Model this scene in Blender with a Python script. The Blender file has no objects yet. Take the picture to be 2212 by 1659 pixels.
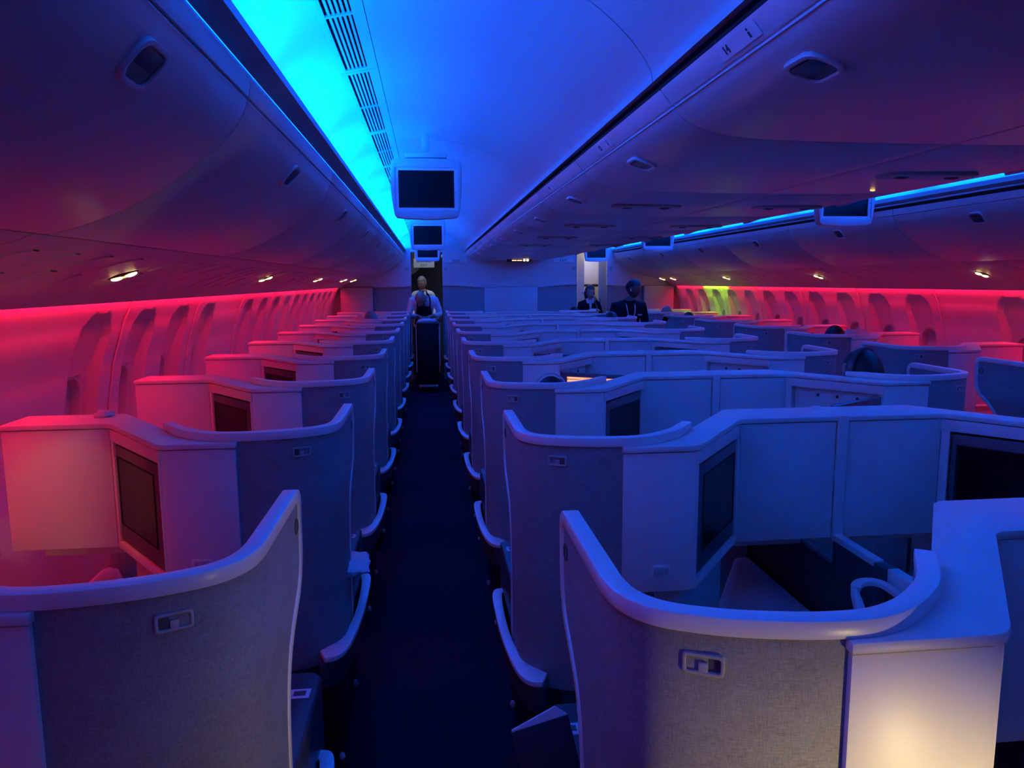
import bpy, bmesh, math, random
from mathutils import Vector, Matrix
random.seed(7)
PI = math.pi
scn = bpy.context.scene
COL = scn.collection

# ------------------------------------------------------------------ camera
CAMZ = 1.6
F_PX, VX, VY, ROLL = 1600.0, 928.0, 608.5, 0.006
dx, dy = VX - 1106.0, 829.5 - VY
th = math.atan2(dy, F_PX); ps = math.atan2(-dx * math.cos(th), F_PX)
fw = Vector((math.sin(ps) * math.cos(th), math.cos(ps) * math.cos(th), -math.sin(th)))
rt = Vector((math.cos(ps), -math.sin(ps), 0)); up = rt.cross(fw)
r2 = math.cos(ROLL) * rt - math.sin(ROLL) * up
u2 = math.sin(ROLL) * rt + math.cos(ROLL) * up
cam_d = bpy.data.cameras.new('camera'); cam = bpy.data.objects.new('camera', cam_d)
COL.objects.link(cam); scn.camera = cam
cam_d.sensor_width = 36.0; cam_d.lens = F_PX / 2212.0 * 36.0; cam_d.clip_start = 0.02
R = Matrix((r2, u2, -fw)).transposed().to_4x4()
cam.matrix_world = Matrix.Translation((0, 0, CAMZ)) @ R

# ------------------------------------------------------------------ view, world
scn.view_settings.view_transform = 'Standard'; scn.view_settings.look = 'None'
scn.view_settings.gamma = 1.0; scn.view_settings.exposure = 0.0
scn.view_settings.use_curve_mapping = False
w = bpy.data.worlds.new('world'); scn.world = w; w.use_nodes = True
w.node_tree.nodes['Background'].inputs[0].default_value = (0.0, 0.02, 0.2, 1)
w.node_tree.nodes['Background'].inputs[1].default_value = 0.05

# ------------------------------------------------------------------ lights
BLUE = (0.0, 0.098, 1.0); RED = (1.0, 0.006, 0.05); WARM = (1.0, 0.72, 0.30)
XC = 1.34                       # cabin centre line
YB = 12.3                       # forward bulkhead
Y0 = -1.6                       # rear end of what is built

def area(name, loc, target, sx, sy, power, col, spread=PI):
    l = bpy.data.lights.new(name, 'AREA'); l.shape = 'RECTANGLE'; l.size = sx; l.size_y = sy
    l.energy = power; l.color = col; l.spread = spread
    o = bpy.data.objects.new(name, l); COL.objects.link(o); o.location = loc
    d = Vector(target) - Vector(loc)
    z = -d.normalized(); y = Vector((0, 1, 0)); x = y.cross(z).normalized(); y = z.cross(x)
    m = Matrix((x, y, z)).transposed().to_4x4(); m.translation = loc; o.matrix_world = m
    return o

COVE_W = 31.0
cove_mods = [(-1.5, .75, .45), (.85, 2.45, 1.0), (2.6, 3.6, 1.05), (3.75, 4.5, 1.1), (4.65, 5.4, 1.1), (5.55, 6.3, 1.15),
             (6.45, 7.2, 1.2), (7.35, 8.1, 1.3), (8.25, 9.0, 1.6), (9.15, 10.6, 1.9), (10.7, 12.2, 1.3)]
for a, b, g in cove_mods:
    for side in (-1, 1):
        X = XC + side * 1.742
        area('cove_light', (X, (a + b) / 2, 2.130), (X - side * .06, (a + b) / 2, 2.46), .03, b - a, COVE_W * g * (b - a), BLUE)
# weaker blue wash on the inboard edge of each aisle ceiling
for side in (-1, 1):
    X = XC + side * .745
    area('cove_light', (X, 5.3, 2.135), (X + side * .2, 5.3, 2.4), .03, 13.4, 7.0, (.0, .09, 1.0))
# red wash strips along the tops of the side walls
WX = 2.775
RED_W = 3.0
for side in (-1, 1):
    X = XC + side * (WX - .016)
    segs = [(-1.4, 12.1, RED)] if side < 0 else [(2.5, 9.95, RED), (9.98, 10.9, (.50, 1.0, .02)), (10.93, 12.1, RED)]
    for a, b, c in segs:
        p = RED_W * (b - a) * (1.35 if c != RED else 1)
        area('wall_wash_light', (X, (a + b) / 2, 1.529), (X + side * .03, (a + b) / 2, 1.0), .018, b - a, p, c, 2.5)
# lit space behind the photographer: reading light over the last row
def spot(name, loc, target, power, col, ang, blend, rad=.02):
    l = bpy.data.lights.new(name, 'SPOT'); l.energy = power; l.color = col
    l.spot_size = math.radians(ang); l.spot_blend = blend; l.shadow_soft_size = rad
    o = bpy.data.objects.new(name, l); COL.objects.link(o); o.location = loc
    o.rotation_euler = (Vector(target) - Vector(loc)).to_track_quat('-Z', 'Y').to_euler()
    return o
spot('reading_spot', (.88, .20, .76), (.53, .85, .76), 23, (1.0, .75, .30), 70, .85, .03)
spot('reading_spot', (-1.16, 1.95, 1.58), (-1.22, 2.36, .80), 1.2, (1.0, .72, .32), 50, .5)
area('galley_light', (0.0, 12.95, 2.36), (0, 13.3, 0), .5, 1.0, 6.0, (.62, .72, 1.0))
area('galley_light', (2.75, 12.95, 2.36), (2.75, 13.1, 0), .6, .9, 9, (.86, .84, 1.0))

# ------------------------------------------------------------------ materials
def mat(name, col, rough=.5, metal=0, emit=None, es=1.0, bump=None, var=None, spec=.5, coat=0):
    m = bpy.data.materials.new(name); m.use_nodes = True
    nt = m.node_tree; n = nt.nodes; b = n['Principled BSDF']
    b.inputs['Base Color'].default_value = (*col, 1); b.inputs['Roughness'].default_value = rough
    b.inputs['Metallic'].default_value = metal; b.inputs['Specular IOR Level'].default_value = spec
    b.inputs['Coat Weight'].default_value = coat
    if emit:
        b.inputs['Emission Color'].default_value = (*emit, 1); b.inputs['Emission Strength'].default_value = es
    tc = n.new('ShaderNodeTexCoord')
    if var:                                # (scale xyz, amount): mottled base colour
        mp = n.new('ShaderNodeMapping'); mp.inputs['Scale'].default_value = var[0]
        ns = n.new('ShaderNodeTexNoise'); ns.inputs['Scale'].default_value = 1.0; ns.inputs['Detail'].default_value = 6
        rp = n.new('ShaderNodeMapRange'); rp.inputs['From Min'].default_value = .25; rp.inputs['From Max'].default_value = .75
        rp.inputs['To Min'].default_value = 1 - var[1]; rp.inputs['To Max'].default_value = 1 + var[1]
        vm = n.new('ShaderNodeVectorMath'); vm.operation = 'SCALE'; vm.inputs[0].default_value = col
        nt.links.new(tc.outputs['Object'], mp.inputs[0]); nt.links.new(mp.outputs[0], ns.inputs['Vector'])
        nt.links.new(ns.outputs['Fac'], rp.inputs['Value']); nt.links.new(rp.outputs[0], vm.inputs['Scale'])
        nt.links.new(vm.outputs[0], b.inputs['Base Color'])
    if bump:                               # (scale xyz, strength, distance)
        mp = n.new('ShaderNodeMapping'); mp.inputs['Scale'].default_value = bump[0]
        ns = n.new('ShaderNodeTexNoise'); ns.inputs['Scale'].default_value = 1.0; ns.inputs['Detail'].default_value = 3
        bp = n.new('ShaderNodeBump'); bp.inputs['Strength'].default_value = bump[1]; bp.inputs['Distance'].default_value = bump[2]
        nt.links.new(tc.outputs['Object'], mp.inputs[0]); nt.links.new(mp.outputs[0], ns.inputs['Vector'])
        nt.links.new(ns.outputs['Fac'], bp.inputs['Height']); nt.links.new(bp.outputs[0], b.inputs['Normal'])
    return m

def weave_mat(name, col, amt=.3):
    m = mat(name, col, .75, spec=.25); nt = m.node_tree; n = nt.nodes; b = n['Principled BSDF']
    tc = n.new('ShaderNodeTexCoord')
    outs = []
    for sc in ((900, 900, 90), (90, 90, 900), (14, 14, 26)):
        mp = n.new('ShaderNodeMapping'); mp.inputs['Scale'].default_value = sc
        ns = n.new('ShaderNodeTexNoise'); ns.inputs['Scale'].default_value = 1.0; ns.inputs['Detail'].default_value = 4
        nt.links.new(tc.outputs['Object'], mp.inputs[0]); nt.links.new(mp.outputs[0], ns.inputs['Vector']); outs.append(ns.outputs['Fac'])
    a = n.new('ShaderNodeMath'); a.operation = 'ADD'; nt.links.new(outs[0], a.inputs[0]); nt.links.new(outs[1], a.inputs[1])
    a2 = n.new('ShaderNodeMath'); a2.operation = 'MULTIPLY_ADD'; nt.links.new(outs[2], a2.inputs[0]); a2.inputs[1].default_value = .35
    nt.links.new(a.outputs[0], a2.inputs[2])
    rp = n.new('ShaderNodeMapRange'); rp.inputs['From Min'].default_value = .75; rp.inputs['From Max'].default_value = 1.6
    rp.inputs['To Min'].default_value = 1 - amt; rp.inputs['To Max'].default_value = 1 + amt
    nt.links.new(a2.outputs[0], rp.inputs['Value'])
    vm = n.new('ShaderNodeVectorMath'); vm.operation = 'SCALE'; vm.inputs[0].default_value = col
    nt.links.new(rp.outputs[0], vm.inputs['Scale']); nt.links.new(vm.outputs[0], b.inputs['Base Color'])
    bp = n.new('ShaderNodeBump'); bp.inputs['Strength'].default_value = .12; bp.inputs['Distance'].default_value = .001
    nt.links.new(a.outputs[0], bp.inputs['Height']); nt.links.new(bp.outputs[0], b.inputs['Normal'])
    return m

M = {}
M['shellp'] = mat('cream_plastic', (.80, .775, .73), .42, bump=((900, 900, 900), .05, .0004))
M['rim'] = mat('rim_plastic', (.85, .83, .79), .30)
M['fabric'] = weave_mat('grey_woven_panel', (.27, .27, .285), .42)
M['dark'] = mat('charcoal_plastic', (.055, .055, .062), .38)
M['bezel'] = mat('monitor_bezel', (.09, .088, .095), .35)
M['screen'] = mat('dark_glass', (.004, .004, .006), .25, spec=.15)
M['black'] = mat('black_recess', (.006, .006, .008), .8)
M['seat'] = mat('navy_seat_fabric', (.045, .048, .07), .85, bump=((300, 300, 300), .2, .001))
M['bed'] = mat('pale_quilted_pad', (.74, .78, .80), .85, bump=((25, 25, 25), .4, .01))
M['cream'] = mat('cream_pocket_lining', (.62, .54, .38), .6)
M['bin'] = mat('bin_laminate', (.56, .54, .535), .36, bump=((260, 260, 260), .06, .0005))
M['binlip'] = mat('bin_lip_plastic', (.60, .59, .585), .33)
M['ceil'] = mat('ceiling_laminate', (.42, .42, .43), .50)
M['cove'] = mat('cove_panel', (.55, .55, .57), .6)
M['rail'] = mat('cove_rail', (.42, .43, .46), .5)
M['wall'] = mat('sidewall_laminate', (.62, .59, .58), .5, bump=((180, 60, 220), .05, .0006))
M['shade'] = mat('window_shade', (.50, .50, .55), .4)
M['psu'] = mat('service_panel', (.50, .48, .47), .45)
M['latch'] = mat('latch_paddle', (.06, .058, .065), .35)
M['latchf'] = mat('latch_surround', (.58, .57, .56), .3)
M['carpet'] = mat('navy_carpet', (.012, .014, .034), .95, bump=((350, 350, 350), .5, .002), var=((220, 220, 220), .35), spec=.1)
M['bulk'] = mat('bulkhead_laminate', (.58, .58, .59), .5)
M['bulkd'] = mat('bulkhead_lower_fabric', (.27, .28, .30), .8, bump=((150, 150, 400), .15, .001))
M['white'] = mat('white_plastic', (.75, .75, .75), .35)
M['screenpl'] = mat('screen_surround', (.55, .56, .58), .33)
M['ink'] = mat('dark_ink', (.03, .03, .05), .6)
M['sign'] = mat('sign_plate', (.70, .70, .70), .4)
M['lamp'] = mat('lit_reading_lamp', (.9, .6, .2), .3, emit=(1.0, .55, .10), es=3)
M['lampc'] = mat('lit_reading_lamp_core', (1, .8, .4), .3, emit=(1.0, .74, .28), es=10)
M['amber'] = mat('lit_sign_amber', (.9, .5, .3), .4, emit=(1.0, .60, .30), es=2.2)
M['film'] = mat('lit_film_screen', (.5, .3, .15), .3, emit=(1.0, .40, .16), es=.95)
M['film2'] = mat('lit_film_screen_pale', (.5, .3, .15), .3, emit=(1.0, .50, .25), es=1.05)
M['wood'] = mat('galley_wood', (.13, .12, .13), .5, var=((60, 60, 2), .35))
M['curtain'] = mat('olive_curtain', (.50, .45, .20), .8)
M['galley'] = mat('galley_beige', (.62, .56, .46), .5)
M['lav'] = mat('galley_pale_panel', (.62, .60, .76), .4)
M['door'] = mat('grey_door', (.30, .33, .42), .5)
M['steel'] = mat('brushed_steel', (.45, .45, .47), .35, metal=.8)
M['cart'] = mat('cart_dark', (.008, .008, .012), .5, spec=.2)
M['hookm'] = mat('hook_plastic', (.42, .41, .40), .35)
M['linen'] = mat('white_linen', (.70, .70, .72), .85, bump=((30, 30, 30), .5, .01))
M['pink'] = mat('pillow_cotton', (.58, .46, .44), .85, bump=((18, 18, 18), .5, .01))
M['skin_l'] = mat('skin_fair', (.50, .30, .23), .5)
M['skin_m'] = mat('skin_tan', (.36, .20, .14), .5)
M['skin_d'] = mat('skin_brown', (.11, .058, .038), .45)
M['shirt'] = mat('white_shirt', (.82, .83, .86), .8, bump=((25, 25, 25), .4, .008))
M['apron'] = mat('navy_apron', (.005, .006, .010), .9, spec=.1)
M['navy'] = mat('navy_cloth', (.008, .009, .018), .9, spec=.12, bump=((25, 25, 25), .4, .008))
M['hair_b'] = mat('brown_hair', (.075, .04, .022), .5, bump=((200, 200, 20), .5, .003))
M['hair_k'] = mat('black_hair', (.008, .008, .010), .6)
M['hair_g'] = mat('grey_hair', (.20, .20, .21), .6, bump=((200, 200, 40), .5, .003))
M['eye'] = mat('eye_dark', (.02, .015, .015), .2)
M['tan'] = mat('tan_scarf', (.52, .30, .14), .7)
M['lip'] = mat('lips', (.30, .11, .10), .5)
M['red'] = mat('red_cloth', (.30, .02, .02), .6)

# ------------------------------------------------------------------ mesh helpers
def link(name, me, mt=None, parent=None, loc=None):
    o = bpy.data.objects.new(name, me); COL.objects.link(o)
    if mt is not None and len(me.materials) == 0:
        me.materials.append(M[mt] if isinstance(mt, str) else mt)
    if parent is not None: o.parent = parent
    if loc is not None: o.location = loc
    return o

def empty(name, loc=(0, 0, 0), label=None, cat=None, group=None, rz=0):
    o = bpy.data.objects.new(name, None); COL.objects.link(o); o.location = loc; o.rotation_euler = (0, 0, rz)
    o.empty_display_size = .05
    tag(o, label, cat, group); return o

def tag(o, label=None, cat=None, group=None, kind=None):
    if label: o['label'] = label
    if cat: o['category'] = cat
    if group: o['group'] = group
    if kind: o['kind'] = kind
    return o

def fin(bm, name='m', bevel=0, seg=2, smooth=True, mats=None, angle=30, flipx=False, weld=False):
    if flipx:
        for v in bm.verts: v.co.x = -v.co.x
    if weld: bmesh.ops.remove_doubles(bm, verts=bm.verts, dist=1e-5)
    bmesh.ops.recalc_face_normals(bm, faces=bm.faces)
    if bevel:
        es = [e for e in bm.edges if len(e.link_faces) == 2 and e.calc_face_angle(0) > math.radians(angle)]
        if es:
            bmesh.ops.bevel(bm, geom=es, offset=bevel, segments=seg, affect='EDGES', profile=.5, clamp_overlap=True)
    me = bpy.data.meshes.new(name); bm.to_mesh(me); bm.free()
    if mats:
        for k in mats: me.materials.append(M[k])
    if smooth:
        me.shade_smooth()
        try: me.set_sharp_from_angle(angle=math.radians(38))
        except Exception: pass
    return me

def box(bm, x0, x1, y0, y1, z0, z1, mi=0):
    vs = [bm.verts.new((x, y, z)) for z in (z0, z1) for x, y in ((x0, y0), (x1, y0), (x1, y1), (x0, y1))]
    for q in ((0, 3, 2, 1), (4, 5, 6, 7), (0, 1, 5, 4), (1, 2, 6, 5), (2, 3, 7, 6), (3, 0, 4, 7)):
        f = bm.faces.new([vs[i] for i in q]); f.material_index = mi
    return vs

def prism(bm, poly, z0, z1, mi=0, axis='z'):
    def P(a, b, c):
        return (a, b, c) if axis == 'z' else ((c, a, b) if axis == 'x' else (a, c, b))
    lo = [bm.verts.new(P(a, b, z0)) for a, b in poly]; hi = [bm.verts.new(P(a, b, z1)) for a, b in poly]
    n = len(poly)
    fs = [bm.faces.new(lo[::-1]), bm.faces.new(hi)]
    for i in range(n): fs.append(bm.faces.new((lo[i], lo[(i + 1) % n], hi[(i + 1) % n], hi[i])))
    for f in fs: f.material_index = mi
    return lo + hi

def catmull(pts, n=6):
    P = [Vector(p) for p in pts]; P = [P[0] * 2 - P[1]] + P + [P[-1] * 2 - P[-2]]
    out = []
    for i in range(1, len(P) - 2):
        a, b, c, d = P[i - 1], P[i], P[i + 1], P[i + 2]
        for k in range(n):
            t = k / n
            out.append(.5 * ((2 * b) + (c - a) * t + (2 * a - 5 * b + 4 * c - d) * t * t + (3 * b - a - 3 * c + d) * t ** 3))
    out.append(P[-2]); return out

def rrect(w, h, r, n=3):
    pts = []
    for cx, cy, a0 in ((w - r, h - r, 0), (-w + r, h - r, 90), (-w + r, -h + r, 180), (w - r, -h + r, 270)):
        for k in range(n + 1):
            a = math.radians(a0 + 90 * k / n); pts.append((cx + r * math.cos(a), cy + r * math.sin(a)))
    return pts

def tube(bm, pts, rad, n=10, cap=True, mi=0):
    pts = [Vector(p) for p in pts]; m = len(pts)
    rads = rad if isinstance(rad, (list, tuple)) else [rad] * m
    t0 = (pts[1] - pts[0]).normalized(); ref = Vector((0, 0, 1)) if abs(t0.z) < .9 else Vector((1, 0, 0))
    nrm = t0.cross(ref).normalized(); rings = []
    for i, p in enumerate(pts):
        t = (pts[min(i + 1, m - 1)] - pts[max(i - 1, 0)]).normalized()
        nrm = (nrm - t * nrm.dot(t)).normalized(); b = t.cross(nrm)
        rings.append([bm.verts.new(p + (nrm * math.cos(2 * PI * k / n) + b * math.sin(2 * PI * k / n)) * rads[i]) for k in range(n)])
    for i in range(m - 1):
        for k in range(n):
            f = bm.faces.new((rings[i][k], rings[i][(k + 1) % n], rings[i + 1][(k + 1) % n], rings[i + 1][k])); f.material_index = mi
    if cap:
        bm.faces.new(rings[0][::-1]).material_index = mi; bm.faces.new(rings[-1]).material_index = mi

def ellipsoid(bm, c, r, mi=0, u=16, v=10, rot=None):
    res = bmesh.ops.create_uvsphere(bm, u_segments=u, v_segments=v, radius=1.0)
    for vt in res['verts']:
        p = Vector((vt.co.x * r[0], vt.co.y * r[1], vt.co.z * r[2]))
        if rot is not None: p = rot @ p
        vt.co = p + Vector(c)
        for f in vt.link_faces: f.material_index = mi
    return res['verts']

def sweep(bm, path, normals, W, H, r=.3, mi=0):
    """rounded-rectangle section; normals = wall normal per point; W, H half sizes per point"""
    m = len(path); rings = []
    for i, p in enumerate(path):
        t = (path[min(i + 1, m - 1)] - path[max(i - 1, 0)]).normalized()
        n_ = normals[i]; n_ = (n_ - t * n_.dot(t)).normalized(); b = t.cross(n_).normalized()
        rr = min(W[i], H[i]) * r
        rings.append([bm.verts.new(p + n_ * a + b * c) for a, c in rrect(W[i], H[i], rr, 2)])
    k_ = len(rings[0])
    for i in range(m - 1):
        for k in range(k_): bm.faces.new((rings[i][k], rings[i][(k + 1) % k_], rings[i + 1][(k + 1) % k_], rings[i + 1][k])).material_index = mi
    bm.faces.new(rings[0][::-1]).material_index = mi; bm.faces.new(rings[-1]).material_index = mi

def ring_plate(bm, outer, inner, z0, z1, frame, mi=0):
    """frame(a,b,c)->co ; flat ring between two loops of equal count, z0 back, z1 front"""
    n = len(outer)
    A = [[bm.verts.new(frame(a, b, z)) for a, b in L] for L in (outer, inner) for z in (z0, z1)]
    o0, o1, i0, i1 = A
    for k in range(n):
        j = (k + 1) % n
        for q in ((o1[k], o1[j], i1[j], i1[k]), (o0[k], i0[k], i0[j], o0[j]), (o0[k], o0[j], o1[j], o1[k]), (i0[k], i1[k], i1[j], i0[j])):
            bm.faces.new(q).material_index = mi

def dup(root, loc, label=None, group=None, cat=None):
    r = root.copy(); COL.objects.link(r); r.location = loc
    if label: r['label'] = label
    if group: r['group'] = group
    for ch in list(root.children):
        c = ch.copy(); COL.objects.link(c); c.parent = r; c.matrix_parent_inverse = ch.matrix_parent_inverse.copy()
        for g in list(ch.children):
            d = g.copy(); COL.objects.link(d); d.parent = c; d.matrix_parent_inverse = g.matrix_parent_inverse.copy()
    return r

def tri_grid(fn, nu, nv, close_u=False):
    bm = bmesh.new(); V = [[bm.verts.new(fn(i, j)) for j in range(nv)] for i in range(nu)]
    for i in range(nu - 1 + (1 if close_u else 0)):
        for j in range(nv - 1):
            bm.faces.new((V[i][j], V[(i + 1) % nu][j], V[(i + 1) % nu][j + 1], V[i][j + 1]))
    return bm

def thick_profile(prof, t):
    """closed polygon made of a profile (list of 2D) and its offset by t to the left"""
    P = [Vector((a, b)) for a, b in prof]; out = []
    for i, p in enumerate(P):
        d = (P[min(i + 1, len(P) - 1)] - P[max(i - 1, 0)]).normalized(); out.append(p + Vector((-d.y, d.x)) * t)
    return [tuple(p) for p in P] + [tuple(p) for p in out[::-1]]

def smooth2(pts, n=5):
    return [(v.x, v.y) for v in catmull([(a, b, 0) for a, b in pts], n)]

def extr_y(prof, y0, y1, mt, name='m', ny=1, smooth=True, closed=True, bevel=0):
    bm = bmesh.new(); prism(bm, prof, y0, y1, axis='y')
    me = fin(bm, name, bevel=bevel, smooth=smooth); me.materials.append(M[mt]); return me

ORD = ['nearest', 'second', 'third', 'fourth', 'fifth', 'sixth', 'seventh', 'eighth', 'ninth', 'tenth', 'eleventh', 'twelfth', 'thirteenth', 'fourteenth', 'fifteenth']

# ================================================================== SETTING
FLOOR_Z = 0.0
bm = bmesh.new(); box(bm, XC - 2.98, XC + 2.98, Y0, 16.2, -.06, 0)
tag(link('floor', fin(bm, smooth=False), 'carpet'), kind='structure')

# aisle ceilings -----------------------------------------------------
def mirror_prof(p, side):
    return [(XC + side * a, b) for a, b in p]
# offsets from the cabin centre (outboard = large)
ceil_prof = [(.735, 2.112), (.745, 2.150), (.80, 2.225), (.90, 2.31), (1.02, 2.370), (1.15, 2.402), (1.30, 2.418), (1.43, 2.418), (1.512, 2.408)]
vent_prof = [(1.512, 2.405), (1.65, 2.380)]
cove_prof = [(1.65, 2.383), (1.71, 2.352), (1.765, 2.31), (1.81, 2.26), (1.84, 2.21), (1.855, 2.155), (1.86, 2.115), (1.80, 2.100), (1.76, 2.100)]
joints = [Y0, 1.95, 4.36, 6.80, 9.25, YB + .05]
for side in (-1, 1):
    for a, b in zip(joints[:-1], joints[1:]):
        me = extr_y(thick_profile(smooth2(mirror_prof(ceil_prof, side)), .02 * (1 if side > 0 else -1) * -1), a + .003, b - .003, 'ceil')
        tag(link('ceiling', me), kind='structure')
        me = extr_y(thick_profile(smooth2(mirror_prof(cove_prof, side)), .012 * (-1 if side > 0 else 1) * -1), a + .001, b - .001, 'cove')
        tag(link('ceiling', me), kind='structure')
    # cove rail that hides the lamps
    rail = [(1.700, 2.108), (1.722, 2.098), (1.755, 2.096), (1.755, 2.103), (1.722, 2.106), (1.712, 2.135), (1.703, 2.134)]
    me = extr_y(mirror_prof(rail, side), Y0, YB, 'rail'); tag(link('trim_%d' % (1 if side < 0 else 2), me), kind='structure')

def vent_panel(side, y0, y1):
    """grille panel between the cove and the ceiling panel; local frame: s across 0..1, Y along"""
    A = Vector((XC + side * 1.515, 0, 2.404)); B = Vector((XC + side * 1.652, 0, 2.376)); d = B - A
    nrm = Vector((d.z, 0, -d.x)).normalized()
    if nrm.z > 0: nrm = -nrm
    def fr(s, y, h): return A + d * s + Vector((0, y, 0)) + nrm * h
    def slab(bm, s0, s1, ya, yb, h0, h1, mi=0):
        vs = [bm.verts.new(fr(s, y, h)) for h in (h0, h1) for s, y in ((s0, ya), (s1, ya), (s1, yb), (s0, yb))]
        for q in ((0, 3, 2, 1), (4, 5, 6, 7), (0, 1, 5, 4), (1, 2, 6, 5), (2, 3, 7, 6), (3, 0, 4, 7)): bm.faces.new([vs[i] for i in q]).material_index = mi
    root = empty('ceiling_vent', (0, 0, 0))
    bm = bmesh.new()
    slab(bm, 0, .26, y0, y1, 0, .006); slab(bm, .84, 1.0, y0, y1, 0, .006)
    slab(bm, .26, .84, y0, y0 + .03, 0, .006); slab(bm, .26, .84, y1 - .03, y1, 0, .006)
    slab(bm, .26, .84, (y0 + y1) / 2 - .008, (y0 + y1) / 2 + .008, 0, .006)
    link('frame', fin(bm, smooth=False), 'ceil', root)
    bm = bmesh.new(); slab(bm, 0.02, .98, y0, y1, -.030, -.026); link('backing', fin(bm, smooth=False), 'black', root)
    for k in range(5):
        s = .30 + k * .105
        bm = bmesh.new(); slab(bm, s, s + .055, y0 + .03, y1 - .03, -.012, .004); link('slat', fin(bm, smooth=False), 'ceil', root)
    return root
ys = [Y0 + .02, -.5, .62, 1.78, 2.95, 4.10, 5.25, 6.40, 7.55, 8.70, 9.85, 11.0, YB]
for side in (-1, 1):
    for i, (a, b) in enumerate(zip(ys[:-1], ys[1:])):
        v = vent_panel(side, a + .002, b - .002)
        tag(v, 'slotted blue-lit air grille over the %s aisle, %s along the ceiling' % ('left' if side < 0 else 'right', ['behind the camera', 'just behind the camera', 'nearest', 'second', 'third', 'fourth', 'fifth', 'sixth', 'seventh', 'eighth', 'ninth', 'last'][i]), 'vent', 'ceiling grilles')
# small ceiling fittings on the left aisle ceiling
def ceil_z(off):
    P = smooth2(ceil_prof)
    for (a, b), (c, d) in zip(P[:-1], P[1:]):
        if a <= off <= c: return b + (d - b) * (off - a) / (c - a)
    return 2.41
def ceil_fit(y, offs, wy, name, label, cat, mt='ceil', h=.006, group=None):
    bm = bmesh.new()
    n = len(offs)
    top = [[bm.verts.new((XC - o, yy, ceil_z(o) - dz)) for o in offs] for yy in (y - wy, y + wy) for dz in (h, -.004)]
    a0, b0, a1, b1 = top
    for i in range(n - 1):
        for q in ((a0[i], a0[i + 1], a1[i + 1], a1[i]), (b0[i], b1[i], b1[i + 1], b0[i + 1]), (a0[i], b0[i], b0[i + 1], a0[i + 1]), (a1[i], a1[i + 1], b1[i + 1], b1[i])): bm.faces.new(q)
    bm.faces.new((a0[0], a1[0], b1[0], b0[0])); bm.faces.new((a0[-1], b0[-1], b1[-1], a1[-1]))
    o = link(name, fin(bm, bevel=.002), mt); tag(o, label, cat, group); return o
ceil_fit(3.13, [1.305, 1.33, 1.355], .022, 'ceiling_sensor', 'small rectangular fitting on the left aisle ceiling before the first monitor', 'sensor', 'screenpl')
for i, y in enumerate((3.25, 5.6, 8.0, 10.4)):
    ceil_fit(y, [.83 + .045 * k for k in range(8)], .035, 'ceiling_hatch', 'long oblong access cover on the left aisle ceiling, %s from the camera' % ORD[i], 'hatch', 'ceil', .008, 'oblong ceiling covers')

# side walls with window scoops ---------------------------------------
WIN_P = .565
winL = [3.53 + WIN_P * n for n in (-9, -8, -7, -6, -5, -4, -3, -2, 0, 1, 2, 3, 5, 6, 7, 8, 9, 10, 11, 12, 13, 14)]
winR = [4.92] + [5.99 + WIN_P * n for n in range(0, 11)]
winR = [4.92 - WIN_P * k for k in (3, 2, 1)] + winR
seamL = [3.815 + WIN_P * 2 * n for n in range(-4, 8)]
seamR = [5.72 + WIN_P * 2 * n for n in range(-3, 6)]
wall_z = [(0.0, 2.82), (.35, 2.90), (.8, 2.935), (1.0, 2.93), (1.2, 2.895), (1.4, 2.835), (1.53, WX), (1.56, WX - .004)]
def wall_off(z):
    for (a, b), (c, d) in zip(wall_z[:-1], wall_z[1:]):
        if z <= c:
            t = (z - a) / (c - a); t = t * t * (3 - 2 * t) * .3 + t * .7; return b + (d - b) * t
    return WX
def scoop(y, z, wins):
    d = 0
    best = min(wins, key=lambda q: abs(q - y)); u = abs(y - best)
    W = .165; TOP = 1.468; BOT = .70; rc = .15
    # arch outline distance (inside positive)
    if z > TOP or z < BOT: return 0
    hw = W
    zc = TOP - rc
    if z > zc:
        t = (z - zc) / rc; hw = W * math.sqrt(max(0, 1 - t * t)) ** 0.8
    e = hw - u
    if e <= 0: return 0
    edge = min(1, e / .014); edge = edge * edge * (3 - 2 * edge)
    dep = .022 + .055 * min(1, max(0, (TOP - z) / .42))
    return dep * edge
def wall_mesh(side, wins, seams, y0, y1):
    ny = int((y1 - y0) / .0135); zs = [0, .2, .4, .6, .69] + [.70 + .0135 * k for k in range(int((1.535 - .70) / .0135) + 1)]
    bm = bmesh.new(); V = []
    for i in range(ny + 1):
        y = y0 + (y1 - y0) * i / ny
        sd = min(abs(y - s) for s in seams); g = .006 if sd < .0075 else 0
        V.append([bm.verts.new((XC + side * (wall_off(z) + scoop(y, z, wins) + g), y, z)) for z in zs])
    for i in range(ny):
        yc = y0 + (y1 - y0) * (i + .5) / ny; yb = min(wins, key=lambda q: abs(q - yc))
        for j in range(len(zs) - 1):
            zc = (zs[j] + zs[j + 1]) / 2
            if (abs(yc - yb) / .125) ** 3 + (abs(zc - .99) / .20) ** 3 < 1: continue
            bm.faces.new((V[i][j], V[i + 1][j], V[i + 1][j + 1], V[i][j + 1]))
    me = fin(bm, 'wall'); return me
for side, wins, seams, y0, nm in ((-1, winL, seamL, Y0, 'wall_left'), (1, winR, seamR, 2.4, 'wall_right')):
    me = wall_mesh(side, wins, seams, y0, YB + .02)
    tag(link(nm, me, 'wall'), kind='structure')
    # raised joint strips
    for s in seams:
        if y0 < s < YB:
            bm = bmesh.new()
            pts = [Vector((XC + side * (wall_off(z) - .003), s, z)) for z in [.72 + .05 * k for k in range(17)]]
            tube(bm, pts, .006, 6); tag(link('trim_3', fin(bm), 'wall'), kind='structure')
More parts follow.
